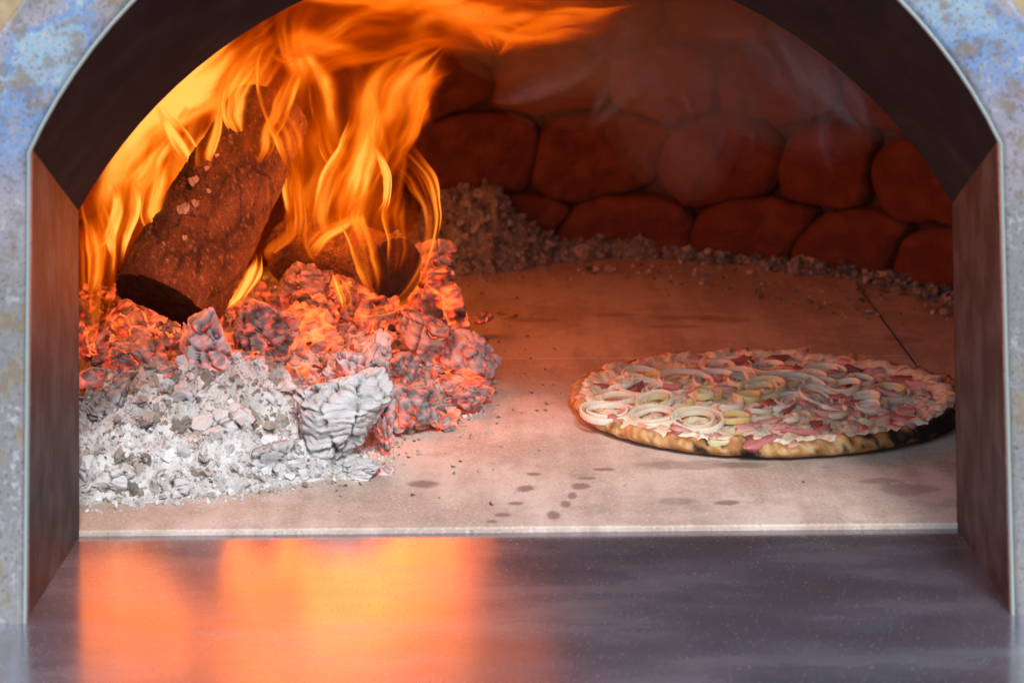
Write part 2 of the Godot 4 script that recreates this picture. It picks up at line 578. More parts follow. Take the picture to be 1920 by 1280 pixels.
func set_stone(parent: Node, m: Material, outline: Array) -> void:
	# a cushion-shaped stone: rounded outline, swollen face, set in the curved wall
	var pts: Array = outline
	for round_ in 2:
		var next := []
		for k in pts.size():
			var a: Vector2 = pts[k]
			var b: Vector2 = pts[(k + 1) % pts.size()]
			next.append(a.lerp(b, 0.25))
			next.append(a.lerp(b, 0.75))
		pts = next
	var mid := Vector2.ZERO
	for p in pts: mid += p
	mid /= pts.size()
	pts = pts.map(func(p): return mid + (p - mid) * 1.03)
	var bag := Bag.new()
	var prof := [[1.0, 0.022], [1.0, 0.006], [0.99, -0.001], [0.965, -0.0062], [0.91, -0.0098], [0.80, -0.0122], [0.60, -0.0138], [0.36, -0.0145], [0.15, -0.0148], [0.0, -0.0148]]
	var s := rng.randf() * 100.0
	for q in prof:
		for p in pts:
			var u: Vector2 = mid + (p - mid) * q[0]
			var bump := n_soft.get_noise_3d(u.x * 9.0, u.y * 18.0, s) * 0.007 + n_fine.get_noise_3d(u.x * 26.0, u.y * 52.0, s) * 0.0034
			var r: float = ROUND_R + q[1] + bump * (1.0 if q[0] < 0.99 else 0.2)
			bag.vert(Vector3(r * sin(u.x), u.y + bump * 0.5, -ROUND_D + r * cos(u.x)))
	bag.weave(0, pts.size(), prof.size(), true)
	piece("stone", bag.done(false), m, parent)

# ---------------------------------------------------------------- fire bed: ash and small embers
var bed := PackedVector2Array()

func bed_edge(x: float, d: float) -> float:       # metres inside the edge of the ash bed, negative outside
	var p := Vector2(x, d)
	var best := 9.0
	for k in bed.size():
		best = minf(best, Geometry2D.get_closest_point_to_segment(p, bed[k], bed[(k + 1) % bed.size()]).distance_to(p))
	return best if Geometry2D.is_point_in_polygon(p, bed) else -best

func bump(x: float, d: float, cx: float, cd: float, rx: float, rd: float) -> float:
	var a := (x - cx) / rx
	var b := (d - cd) / rd
	return exp(-a * a - b * b)

func bed_height(x: float, d: float, e: float) -> float:
	var m := sstep(-0.004, 0.05, e)
	var h := 0.010 + 0.034 * bump(x, d, -0.30, 1.88, 0.17, 0.22) + 0.034 * bump(x, d, -0.20, 1.63, 0.055, 0.05) + 0.030 * bump(x, d, -0.285, 1.62, 0.05, 0.06) + 0.026 * bump(x, d, -0.13, 1.76, 0.08, 0.10) + 0.010 * bump(x, d, -0.25, 1.54, 0.09, 0.04)
	return m * (h + 0.013 * n_soft.get_noise_2d(x * 26.0, d * 26.0) + 0.007 * (0.45 - absf(n_fine.get_noise_2d(x * 55.0, d * 55.0 + 9.0))) + 0.0045 * n_fine.get_noise_2d(x * 150.0, d * 150.0)) - 0.003

func flake(seed_: int, thick: float) -> ArrayMesh:
	# a crumb of ash about 1 unit across: a curled broken plate
	var r := RandomNumberGenerator.new()
	r.seed = seed_
	var bag := Bag.new()
	var nu := 11
	var nv := 7
	var planes := []
	for k in 5:
		planes.append([Vector3(r.randfn(), r.randfn() * 0.4, r.randfn()).normalized(), r.randf_range(0.45, 0.8)])
	for j in nv:
		var lat := PI * (float(j) / (nv - 1) - 0.5)
		for k in nu:
			var lon := TAU * k / nu
			var p := Vector3(cos(lat) * cos(lon), sin(lat), cos(lat) * sin(lon))
			p *= 1.0 + 0.75 * n_fine.get_noise_3d(p.x * 1.5 + seed_ * 3.1, p.y * 1.5, p.z * 1.5)
			for q in planes:
				var t: float = p.dot(q[0]) - q[1]
				if t > 0: p -= q[0] * t * 0.95
			p.y *= thick
			p.y += 0.45 * (p.x * p.x - p.z * p.z) * (1.0 - thick) * r.randf_range(0.8, 1.2) + 0.22 * n_soft.get_noise_2d(p.x * 1.6 + seed_, p.z * 1.6)
			bag.vert(p * 0.5)
	bag.weave(0, nu, nv, true)
	var facets := Bag.new()          # broken faces, each with an edge of its own
	for t in range(0, bag.i.size(), 3):
		for e in 3: facets.vert(bag.v[bag.i[t + e]])
		facets.tri(t, t + 1, t + 2)
	return facets.done(false)

func scatter(called: String, label: String, category: String, variants: Array, m: Material, where: Array, colors: Array, parent: Node = null) -> void:
	# uncountable crumbs: one object, a MultiMesh for each variant
	for k in variants.size():
		var mine := []
		for j in range(k, where.size(), variants.size()):
			mine.append(j)
		var mm := MultiMesh.new()
		mm.transform_format = MultiMesh.TRANSFORM_3D
		mm.use_colors = true
		mm.mesh = variants[k]
		mm.instance_count = mine.size()
		for j in mine.size():
			mm.set_instance_transform(j, where[mine[j]])
			mm.set_instance_color(j, colors[mine[j]])
		var o := MultiMeshInstance3D.new()
		o.name = called
		o.multimesh = mm
		o.material_override = m
		parent.add_child(o, true)
		o.set_meta("kind", "stuff")

func ash_material() -> StandardMaterial3D:
	var m := triplanar(mat(Color.WHITE, 0.97), 14.0)
	m.vertex_color_use_as_albedo = true
	m.albedo_texture = noise_texture(noise(71, 0.03, 5), 512, [[0.0, lin(0.72, 0.71, 0.69)], [0.5, lin(1.5, 1.5, 1.5)], [1.0, lin(1, 1, 1)]])
	relief(m, noise_texture(noise(72, 0.06, 5), 512), 0.18)
	return m

func random_turn(tilt: float) -> Basis:
	return Basis(Vector3.UP, rng.randf() * TAU) * Basis(Vector3(1, 0, 0), rng.randfn() * tilt) * Basis(Vector3(0, 0, 1), rng.randfn() * tilt)

var ash: StandardMaterial3D
var crumb_material: StandardMaterial3D
var flakes := []

func build_fire_bed() -> void:
	for q in [[150, 958], [230, 955], [330, 944], [430, 938], [520, 926], [600, 908], [660, 894], [715, 868], [735, 838], [775, 806], [850, 798], [905, 768], [915, 730], [925, 700], [912, 650], [885, 600], [862, 560], [858, 525]]:
		var p := on_level(q[0], q[1])
		bed.append(Vector2(p.x, -p.z))
	for q in [[-0.14, 2.20], [-0.30, 2.22], [-0.42, 2.05], [-0.46, 1.85], [-0.42, 1.64], [-0.34, 1.49]]:
		bed.append(Vector2(q[0], q[1]))
	ash = ash_material()
	crumb_material = mat(Color.WHITE, 0.97)
	crumb_material.vertex_color_use_as_albedo = true
	var heap := thing("ash_bed", "bed of pale grey ash under the logs and embers", "ash", Vector3.ZERO, "", "stuff")
	var bag := Bag.new()
	var x0 := -0.48
	var x1 := 0.01
	var d0 := 1.45
	var d1 := 2.25
	var nx := 270
	var nd := 330
	for j in nd:
		for k in nx:
			var x := lerpf(x0, x1, float(k) / (nx - 1))
			var d := lerpf(d0, d1, pow(float(j) / (nd - 1), 1.7))
			var e := bed_edge(x, d)
			var y := bed_height(x, d, e)
			var t := n_soft.get_noise_2d(x * 22.0 + 40.0, d * 22.0)
			var u := n_fine.get_noise_2d(x * 90.0, d * 90.0)
			var white := clampf(0.75 + 0.8 * t + 0.5 * u - sstep(1.60, 1.8, d) * 0.55, 0, 1)
			var c := Vector3(0.32, 0.285, 0.25).lerp(Vector3(0.70, 0.70, 0.70), white)
			bag.vert(Vector3(x, y, -d), Color(c.x, c.y, c.z))
	bag.weave(0, nx, nd, false)
	piece("ash_surface", bag.done(), ash, heap)

	for k in 7: flakes.append(flake(100 + k, [0.20, 0.32, 0.14, 0.26, 0.45, 0.22, 0.6][k]))
	var where := []
	var colors := []
	while where.size() < 17000:
		var x := rng.randf_range(-0.45, 0.0)
		var d := rng.randf_range(1.46, 2.1)
		if rng.randf() < sstep(1.58, 1.95, d) * 0.75: continue
		var e := bed_edge(x, d)
		if e < -0.008 * rng.randf(): continue
		var y := bed_height(x, d, e)
		var s := rng.randf_range(0.0014, 0.0042) if rng.randf() < 0.90 else rng.randf_range(0.004, 0.014)
		s *= 0.45 + 0.55 * sstep(0.0, 0.03, e)
		where.append(Transform3D(random_turn(0.95).scaled(Vector3.ONE * s), Vector3(x, maxf(y, 0.0) + s * rng.randf_range(0.05, 0.4), -d)))
		var t := n_soft.get_noise_2d(x * 20.0 + 7.0, d * 20.0)
		var brownish := sstep(0.0, 0.30, t + rng.randfn() * 0.16 + 0.5 * bump(x, d, -0.30, 1.63, 0.07, 0.05) - 0.22 * bump(x, d, -0.26, 1.50, 0.1, 0.03))
		var w := rng.randf_range(0.40, 0.74)
		var c := Vector3(w, w, w * 1.01).lerp(Vector3(0.34, 0.30, 0.255) * rng.randf_range(0.6, 1.3), brownish)
		if rng.randf() < 0.02: c = Vector3(0.16, 0.14, 0.13)
		colors.append(Color(c.x, c.y, c.z))
	scatter("ash_flakes", "", "", flakes, crumb_material, where, colors, heap)

	# dust and crumbs that spill over the hearth stone
	where = []
	colors = []
	while where.size() < 170:
		var p := on_level(rng.randf_range(620, 1780), rng.randf_range(470, 960))
		var e := bed_edge(p.x, -p.z)
		if e > 0.0 or rng.randf() > exp(e * 40.0) + 0.012: continue
		if Vector2(p.x - 0.19, -p.z - 1.73).length() < 0.155: continue
		var s := rng.randf_range(0.0012, 0.0042)
		where.append(Transform3D(random_turn(0.4).scaled(Vector3.ONE * s), Vector3(p.x, s * 0.2, p.z)))
		var w := rng.randf_range(0.08, 0.5)
		colors.append(Color(w, w * 0.93, w * 0.86))
	var crumbs := thing("ash_crumbs", "loose dark and grey crumbs scattered on the hearth stone", "crumbs", Vector3.ZERO, "", "stuff")
	scatter("crumb", "", "", flakes.slice(0, 3), crumb_material, where, colors, crumbs)

	# ash swept against the back wall: a low ridge, and a taller heap behind the fire
	var ridge := thing("ash_ridge", "low crumbly ridge of ash along the foot of the stone wall", "ash", Vector3.ZERO, "", "stuff")
	bag = Bag.new()
	var na := 360
	var nr := 60
	for j in nr:
		for k in na:
			var a := lerpf(PI - 1.25, PI + 0.35, float(k) / (na - 1))
			var r := lerpf(0.335, 0.502, float(j) / (nr - 1))
			var y := ridge_height(a, r)
			var u := n_fine.get_noise_2d(a * 30.0, r * 60.0)
			var w := 0.24 + 0.2 * u
			bag.vert(Vector3(r * sin(a), y, -ROUND_D + r * cos(a)), Color(w, w * 0.95, w * 0.9))
	bag.weave(0, na, nr, false, true)
	piece("ash_surface", bag.done(), ash, ridge)
	where = []
	colors = []
	while where.size() < 3400:
		var a := rng.randf_range(PI - 1.2, PI + 0.33)
		var r := rng.randf_range(0.34, 0.488)
		var y := ridge_height(a, r)
		if y < 0.0008 and rng.randf() > 0.035: continue
		var s := rng.randf_range(0.002, 0.0065) if rng.randf() < 0.88 else rng.randf_range(0.0065, 0.013)
		where.append(Transform3D(random_turn(0.5).scaled(Vector3.ONE * s), Vector3(r * sin(a), maxf(y, 0.0) + s * 0.2, -ROUND_D + r * cos(a))))
		var w := rng.randf_range(0.10, 0.48)
		colors.append(Color(w, w * 0.94, w * 0.87))
	scatter("ash_flakes", "", "", flakes, crumb_material, where, colors, ridge)
	print("bed done")

func ridge_height(a: float, r: float) -> float:
	var x := r * sin(a)
	var edge := 0.456 + 0.02 * n_soft.get_noise_1d(a * 9.0) - 0.075 * sstep(0.12, -0.03, x)
	var m := sstep(edge - 0.022, edge + 0.025 + 0.05 * sstep(0.12, -0.03, x), r)
	var tall := 0.0085 + 0.006 * n_soft.get_noise_1d(a * 16.0 + 30.0) + 0.010 * bump(x, 0.0, 0.115, 0.0, 0.035, 1.0) + 0.062 * bump(x, 0.0, -0.045, 0.0, 0.062, 1.0)
	return m * (tall * (1.0 + 0.5 * n_soft.get_noise_2d(x * 26.0, r * cos(a) * 26.0 + 4.0)) + 0.006 * n_fine.get_noise_2d(x * 80.0, r * cos(a) * 80.0)) - 0.0045

# ---------------------------------------------------------------- logs
func log_mesh(from: Vector3, to: Vector3, radius: float, seed_: int, flat := 0.0) -> Array:
	# [bark or charred mantle, end faces], axes of the world relative to `from`
	var ax := to - from
	var length := ax.length()
	var dir := ax / length
	var side := dir.cross(Vector3.UP).normalized()
	var up := side.cross(dir)
	var nu := 120
	var nv := 110
	var mantle := Bag.new()
	var ring_a := []
	var ring_b := []
	for j in nv:
		var t := float(j) / (nv - 1)
		for k in nu:
			var w := TAU * k / nu
			var q := Vector3(cos(w), sin(w), t * length / radius)
			var r := 1.0 + 0.07 * n_soft.get_noise_3d(q.x * 0.8 + seed_, q.y * 0.8, q.z * 0.5) + 0.035 * n_fine.get_noise_3d(q.x * 4.0, q.y * 4.0 + seed_, q.z * 1.4) + 0.02 * n_fine.get_noise_3d(q.x * 14.0, q.y * 14.0 + seed_, q.z * 12.0)
			var crack := sstep(-1.0, -0.9, n_cell.get_noise_3d(q.x * 2.3 + seed_, q.y * 2.3, q.z * 1.2))
			r -= 0.06 * (1.0 - crack)
			if flat > 0.0: r = minf(r, (1.0 - flat) / maxf(0.2, cos(w - 2.2)) if cos(w - 2.2) > 0.2 else r)
			r *= lerpf(1.10, 0.88, t)
			var edge := minf(t, 1.0 - t) * length / radius
			r *= 1.0 - 0.06 * exp(-edge * 18.0)
			var p := dir * (t * length) + (side * cos(w) + up * sin(w)) * r * radius
			var g := n_fine.get_noise_3d(q.x * 10.0, q.y * 10.0, q.z * 8.0 + seed_)
			var c := Vector3(0.40, 0.21, 0.11).lerp(Vector3(0.15, 0.085, 0.055), clampf(0.5 + 1.4 * n_soft.get_noise_3d(q.x, q.y + seed_, q.z * 0.7), 0, 1))
			c = c.lerp(Vector3(0.55, 0.42, 0.30), sstep(0.22, 0.45, g) * 0.85)
			mantle.vert(p, Color(c.x, c.y, c.z))
			if j == 0: ring_a.append(p)
			if j == nv - 1: ring_b.append(p)
	mantle.weave(0, nu, nv, true)
	var both := []
	for which in 2:
		var ends := Bag.new()
		var ring: Array = ring_a if which == 0 else ring_b
		var mid := dir * (0.0 if which == 0 else length)
		var first := ends.v.size()
		var rows := 14
		for j in rows:
			var s := 1.0 - float(j) / (rows - 1)
			for k in nu:
				var p: Vector3 = mid.lerp(ring[k], s)
				var w := TAU * k / nu
				var dent := 0.10 * n_fine.get_noise_3d(p.x * 60.0, p.y * 60.0, p.z * 60.0 + seed_) + 0.03 * sin(s * 30.0 + 3.0 * n_soft.get_noise_2d(cos(w) * 1.5, sin(w) * 1.5))
				p += dir * (dent * radius * (1.0 if which == 1 else -1.0)) * (1.0 if j > 0 else 0.0)
				ends.vert(p, Color(0.022, 0.018, 0.016))
		ends.weave(first, nu, rows, true, which == 0)
		both.append(ends.done())
	return [mantle.done(), both[0], both[1]]

func build_logs() -> void:
	var bark := triplanar(mat(Color.WHITE, 0.85), 16.0)
	bark.vertex_color_use_as_albedo = true
	bark.albedo_texture = noise_texture(noise(81, 0.06, 5), 512, [[0.0, lin(0.45, 0.45, 0.45)], [0.6, lin(1, 1, 1)], [1.0, lin(1, 1, 1)]])
	relief(bark, noise_texture(noise(82, 0.08, 5), 512), 0.6)
	var char_ := triplanar(mat(Color.WHITE, 0.7), 20.0)
	char_.vertex_color_use_as_albedo = true
	relief(char_, noise_texture(noise(83, 0.06, 4), 512), 0.12)
	for q in [
		[at(305, 574, 1.775), at(508, 205, 1.895), 0.042, 4, 0.0, "thick charred log leaning across the left of the fire"],
		[at(560, 470, 1.99), at(742, 505, 1.84), 0.031, 17, 0.0, "short blackened log lying behind the flames among the embers"],
	]:
		var t := thing("burning_log", q[5], "log", q[0], "logs in the fire")
		var m := log_mesh(q[0], q[1], q[2], q[3], q[4])
		piece("bark", m[0], bark, t)
		piece("cut_end", m[1], char_, t)
		piece("cut_end", m[2], char_, t)
	# pale ash flakes lying on the thick log
	var a := at(305, 574, 1.775)
	var b := at(508, 205, 1.895)
	var dir := (b - a).normalized()
	var side := dir.cross(Vector3.UP).normalized()
	var up := side.cross(dir)
	var big := get_node("burning_log")
	for q in [[0.46, 0.62, 0.012], [0.33, 0.75, 0.013], [0.37, 0.95, 0.008], [0.16, 0.8, 0.007], [0.08, 1.0, 0.008], [0.53, 0.78, 0.006], [0.66, 0.6, 0.006], [0.60, 0.85, 0.005], [0.21, 1.15, 0.005], [0.44, 1.1, 0.005]]:
		var w: float = PI / 2 + q[1] - 0.5
		var out := -side * sin(w - PI / 2) * 0.2 + up * 0.75 + Vector3(0, 0, 0.55)
		out = (out - dir * out.dot(dir)).normalized().rotated(dir, q[1] - 0.8)
		var p: Vector3 = dir * (q[0] * a.distance_to(b)) + out * 0.0435
		var f := piece("ash_flake", flakes[(int(q[0] * 100)) % 7], mat(lin(0.55, 0.50, 0.43), 0.95), big, Transform3D(Basis(Quaternion(Vector3.UP, out)).scaled(Vector3.ONE * q[2]), p))
	print("logs done")

# ---------------------------------------------------------------- charcoal and embers
func lump(seed_: int, size: Vector3, layers: float, cracks: float, pale: float, grain := 1.0, fine := 1.0, split := 0.12) -> ArrayMesh:
	var r := RandomNumberGenerator.new()
	r.seed = seed_ * 31 + 5
	var o := seed_ * 7.3
	var planes := []
	for k in 12:
		planes.append([Vector3(r.randfn(), r.randfn(), r.randfn()).normalized(), r.randf_range(0.50, 0.90)])
	var axis := Vector3(r.randfn() * 0.25, 1, r.randfn() * 0.25).normalized()
	var big := maxf(size.x, maxf(size.y, size.z))
	var nu := clampi(int(big * 1500.0 * fine), 30, 110)
	var nv := int(nu * 0.62)
	var bag := Bag.new()
	var freq := 5.5 * grain
	for j in nv:
		var lat := PI * ((j + 0.02) / (nv - 0.96) - 0.5)
		for k in nu:
			var lon := TAU * k / nu
			var dir := Vector3(cos(lat) * cos(lon), sin(lat), cos(lat) * sin(lon))
			var p := dir / pow(pow(absf(dir.x), 5.0) + pow(absf(dir.y), 5.0) + pow(absf(dir.z), 5.0), 0.2)
			p *= 0.95
			for q in planes:
				var t: float = p.dot(q[0]) - q[1]
				if t > 0: p -= q[0] * t * 0.96
			p *= 1.0 + 0.14 * n_soft.get_noise_3d(p.x * 1.1 + o, p.y * 1.1, p.z * 1.1)
			# wood grain left in the coal: thin plates across `axis`, split by cracks that run across them
			var w := p.dot(axis) * freq + 1.1 * n_soft.get_noise_3d(p.x * 1.0, p.y * 1.0 + o, p.z * 1.0)
			var f := fposmod(w, 1.0)
			var plate := n_soft.get_noise_2d(floorf(w) * 7.7 + o, lon * 0.8)
			var ridge := sstep(0.0, 0.16, f) * (1.0 - sstep(0.80, 1.0, f)) * (0.75 + 0.6 * plate)
			var cell := n_cell.get_noise_3d(p.x * 1.5 + o, p.y * 1.0, p.z * 1.5)
			var crack := 1.0 - sstep(-1.0, -1.0 + split, cell + 0.05 * n_fine.get_noise_3d(p.x * 5.0, p.y * 5.0 + o, p.z * 5.0))
			var g := n_fine.get_noise_3d(p.x * 4.0, p.y * 6.0, p.z * 4.0 + o)
			p += dir * (0.085 * layers * (ridge - 0.6) - 0.26 * cracks * crack + 0.022 * g)
			# ash films the outside in patches, char shows where it has flaked away or split
			var film := clampf(pale + (1.15 - 0.75 * pale) * (0.9 * n_soft.get_noise_3d(p.x * 1.3, p.y * 1.9, p.z * 1.3 + o * 2.0) + 0.5 * g), 0.0, 1.0)
			var c := Vector3(0.035, 0.032, 0.036).lerp(Vector3(0.62, 0.62, 0.63) if pale > 0.65 else Vector3(0.46, 0.44, 0.44), film)
			c = c.lerp(Vector3(0.03, 0.027, 0.028), sstep(0.35, 0.95, crack))
			bag.vert(p * size * 0.5, Color(c.x, c.y, c.z))
	bag.weave(0, nu, nv, true)
	return bag.done()

func ember_material(glow: Array, strength: float, seed_: int, scale := 15.0) -> StandardMaterial3D:
	var m := triplanar(mat(Color.WHITE, 0.95), scale)
	m.vertex_color_use_as_albedo = true
	relief(m, grit, 0.045)
	m.uv1_scale = Vector3(scale * 0.8, scale * 1.5, scale * 0.8)
	if strength > 0.0:
		m.emission_enabled = true
		m.emission = Color.BLACK
		m.emission_texture = noise_texture(noise(seed_, 0.012, 5), 512, glow)
		m.emission_operator = BaseMaterial3D.EMISSION_OP_ADD
		m.emission_energy_multiplier = strength
	return m

var grit: NoiseTexture2D

func build_embers() -> void:
	var ridged := noise(91, 0.03, 5)
	ridged.fractal_type = FastNoiseLite.FRACTAL_RIDGED
	grit = noise_texture(ridged, 512)
	var black := Color.BLACK
	var red := lin(0.34, 0.018, 0.006)
	var orange := lin(0.92, 0.11, 0.022)
	var yellow := lin(1.0, 0.22, 0.04)
	var cold := ember_material([], 0.0, 0)
	var faint := ember_material([[0.0, black], [0.52, black], [0.66, red], [1.0, orange]], 0.8, 92)
	var rosy := ember_material([[0.0, black], [0.40, black], [0.53, red], [0.70, orange], [1.0, yellow]], 1.0, 97)
	(rosy.emission_texture as NoiseTexture2D).noise.frequency = 0.006
	(rosy.emission_texture as NoiseTexture2D).noise.fractal_octaves = 4
	var warm := ember_material([[0.0, black], [0.35, red], [0.6, orange], [1.0, orange]], 1.0, 95)
	var hot := ember_material([[0.0, black], [0.30, red], [0.55, orange], [1.0, yellow]], 1.15, 93)
	var live := ember_material([[0.0, black], [0.28, red], [0.5, orange], [0.85, yellow], [1.0, yellow]], 1.15, 94)
	var bit_hot := ember_material([[0.0, black], [0.40, black], [0.5, red], [0.75, orange], [1.0, yellow]], 0.8, 96)
	bit_hot.uv1_world_triplanar = true
	bit_hot.heightmap_enabled = false
	var kinds := {"cold": cold, "warm": warm, "hot": hot, "live": live}
	# px, py of the middle, distance, width and height in px, depth as a share of width, turn, tilt, kind, layers, cracks, paleness, label
	var list := [
		[652, 772, 1.585, 168, 172, 0.9, 0.3, 0.12, "cold", 1.3, 0.55, 0.95, "large white ash-coated charcoal block with wavy layers, standing on the hearth"],
		[722, 800, 1.60, 46, 130, 1.3, 0.2, -0.1, "warm", 0.6, 0.8, 0.55, "grey shard leaning against the large white charcoal block"],
		[492, 628, 1.70, 140, 150, 0.9, 0.5, 0.25, "warm", 1.2, 1.0, 0.42, "dark cracked charcoal block on top of the embers beside the thick log"],
		[398, 672, 1.66, 118, 158, 1.1, 0.4, 0.75, "warm", 0.4, 0.7, 0.72, "pale stubby charred branch leaning down towards the white ash"],
		[566, 545, 1.80, 120, 92, 1.0, -0.3, -0.15, "warm", 0.7, 0.9, 0.55, "rounded grey coal crowning the ember pile"],
		[592, 650, 1.74, 118, 165, 0.8, 0.2, 0.1, "live", 0.3, 1.0, 0.30, "brightest glowing orange ember in the heart of the pile"],
		[575, 590, 1.77, 100, 90, 0.9, 1.0, 0.3, "hot", 0.4, 1.0, 0.35, "red-hot ember between the crowning coal and the brightest ember"],
		[812, 640, 1.76, 132, 125, 0.9, -0.4, -0.45, "warm", 0.5, 1.1, 0.62, "grey split coal at the open side of the pile, curled like a fist"],
		[878, 672, 1.77, 105, 84, 1.0, -0.2, -0.4, "warm", 0.4, 0.7, 0.72, "ashy coal end pointing towards the pizza"],
		[812, 560, 1.86, 125, 140, 0.8, -0.2, 0.2, "hot", 0.5, 0.9, 0.30, "tall glowing coal upright beside the short blackened log"],
		[800, 485, 1.90, 100, 80, 0.8, 0.3, -0.2, "warm", 0.5, 1.0, 0.62, "jagged ashy crust on top of the tall glowing coal"],
		[745, 455, 1.92, 50, 50, 0.9, 0.3, 0.4, "cold", 0.5, 1.0, 0.40, "small black knob at the end of the short blackened log"],
		[840, 720, 1.74, 130, 62, 1.1, 0.2, 0.0, "hot", 0.4, 1.0, 0.35, "glowing ember under the ashy coal end"],
		[890, 735, 1.73, 62, 44, 1.0, 0.6, 0.1, "hot", 0.4, 1.0, 0.40, "small bright ember under the tip of the ashy coal end"],
		[826, 782, 1.67, 72, 50, 1.1, 0.3, 0.1, "hot", 0.4, 0.8, 0.45, "squat glowing coal on the bare hearth stone at the edge of the pile"],
		[882, 752, 1.70, 56, 46, 1.0, 0.5, 0.2, "warm", 0.4, 0.9, 0.60, "small cracked coal on the bare hearth stone"],
		[672, 882, 1.555, 112, 54, 0.9, 0.2, 0.05, "cold", 1.1, 0.3, 1.0, "curled pale blue-grey ash shell in front of the large white block"],
		[722, 884, 1.555, 40, 26, 1.0, 0.3, -0.1, "warm", 0.5, 0.6, 0.75, "tiny glowing shell fragment beside the curled ash shell"],
		[702, 668, 1.69, 66, 92, 0.9, 0.1, -0.1, "cold", 1.2, 0.6, 0.78, "narrow grey upright coal between the white block and the split coal"],
		[655, 690, 1.66, 60, 70, 0.9, 0.6, 0.1, "warm", 0.7, 0.7, 0.75, "pinkish grey coal just behind the large white block"],
		[748, 710, 1.69, 70, 84, 1.0, -0.5, 0.2, "warm", 0.9, 0.9, 0.45, "grey flaky coal right of the narrow upright coal"],
		[765, 770, 1.655, 96, 92, 0.9, 0.5, -0.1, "warm", 0.6, 1.0, 0.50, "pitted grey coal with glowing crevices beside the leaning shard"],
		[700, 600, 1.80, 92, 80, 0.9, 0.7, 0.2, "hot", 0.5, 1.0, 0.40, "flame-lit ember below the looping flame"],
		[640, 600, 1.80, 84, 96, 0.9, 0.2, 0.2, "warm", 0.7, 1.0, 0.50, "brownish coal under the short blackened log"],
		[655, 548, 1.83, 120, 40, 0.9, 0.2, -0.2, "hot", 0.4, 0.8, 0.30, "thin glowing strip under the short blackened log"],
		[750, 620, 1.80, 84, 80, 0.9, 0.2, 0.2, "hot", 0.5, 1.0, 0.35, "ember wedged behind the split coal"],
		[522, 712, 1.665, 110, 92, 0.9, 0.4, 0.0, "hot", 0.5, 1.0, 0.40, "glowing ember below the dark cracked block"],
		[560, 745, 1.63, 100, 84, 0.9, 0.4, 0.0, "hot", 0.4, 1.0, 0.40, "red ember tucked against the large white block"],
		[470, 690, 1.67, 90, 70, 0.9, 0.9, 0.0, "live", 0.4, 1.0, 0.35, "orange ember peeping out below the charred branch"],
		[258, 612, 1.70, 105, 92, 0.9, 0.3, 0.35, "hot", 0.5, 1.0, 0.30, "leafy glowing coal below the end of the thick log"],
		[312, 632, 1.69, 70, 54, 0.9, 0.6, -0.2, "hot", 0.4, 0.8, 0.45, "orange plate-like ember beside the leafy coal"],
		[245, 672, 1.655, 110, 92, 0.9, -0.4, -0.25, "warm", 0.7, 0.9, 0.55, "flaky brown-grey coal at the left of the bed"],
		[180, 650, 1.66, 92, 92, 0.9, 0.3, 0.1, "hot", 0.4, 1.0, 0.40, "ember against the side of the oven mouth under the small flame"],
		[172, 708, 1.62, 70, 60, 0.9, 0.3, 0.1, "warm", 0.4, 1.0, 0.60, "pinkish coal against the side of the oven mouth"],
		[300, 712, 1.63, 92, 64, 0.9, 0.3, 0.3, "warm", 0.5, 1.0, 0.50, "low coal half sunk in brown ash"],
		[345, 760, 1.60, 80, 70, 0.9, 0.9, 0.3, "cold", 0.7, 0.8, 0.85, "pale crumbling coal at the foot of the charred branch"],
		[205, 760, 1.59, 96, 84, 0.9, 0.5, 0.2, "cold", 0.8, 0.9, 0.60, "grey-brown crumbling coal deep in the ash"],
		[262, 806, 1.57, 90, 62, 0.9, 1.5, 0.2, "cold", 0.6, 0.9, 0.55, "speckled coal half buried in white ash"],
		[420, 800, 1.575, 110, 92, 0.9, 0.3, 0.3, "cold", 0.6, 0.6, 1.0, "white crumbled coal forming the top of the ash mound"],
		[215, 905, 1.51, 110, 72, 0.8, 0.2, 0.05, "cold", 0.4, 0.7, 1.0, "cracked white ash slab lying flat near the front edge of the hearth"],
		[172, 880, 1.52, 62, 78, 0.8, 0.6, 0.1, "cold", 0.4, 0.7, 1.0, "white ash lump against the side of the oven mouth"],
		[330, 850, 1.545, 96, 66, 0.8, 0.9, 0.1, "cold", 0.4, 0.6, 1.0, "pale ash lump at the foot of the ash mound"],
		[500, 860, 1.55, 92, 60, 0.9, 0.9, 0.1, "cold", 0.7, 0.8, 0.70, "greyish ash lump between the mound and the white block"],
		[560, 885, 1.545, 74, 46, 0.9, 0.4, 0.1, "cold", 0.5, 0.6, 0.95, "white ash clod in front of the white block"],
		[330, 905, 1.51, 74, 40, 0.9, 0.4, 0.1, "cold", 0.5, 0.6, 1.0, "small white ash clod at the front of the bed"],
		[905, 598, 1.95, 40, 30, 0.9, 0.4, 0.1, "warm", 0.4, 0.9, 0.40, "small lone ember beyond the tall glowing coal"],
	]
	var seed_ := 1
	for q in list:
		var k: float = q[2] / FPX
		var size := Vector3(q[3] * k * 1.12, q[4] * k * 1.12, q[3] * k * q[5] * 1.12)
		var glowing: bool = q[8] != "cold"
		var split: float = {"cold": 0.10, "warm": 0.12, "hot": 0.17, "live": 0.32}[q[8]]
		var m := lump(seed_, size, q[9], maxf(q[10], 0.9) if glowing else q[10], q[11], 1.3 if seed_ == 1 else 1.0, 1.25 if q[3] > 100 else 1.0, split)
		var where := Transform3D(Basis(Vector3(0, 0, 1), q[7]) * Basis(Vector3.UP, q[6]), at(q[0], q[1], q[2]))
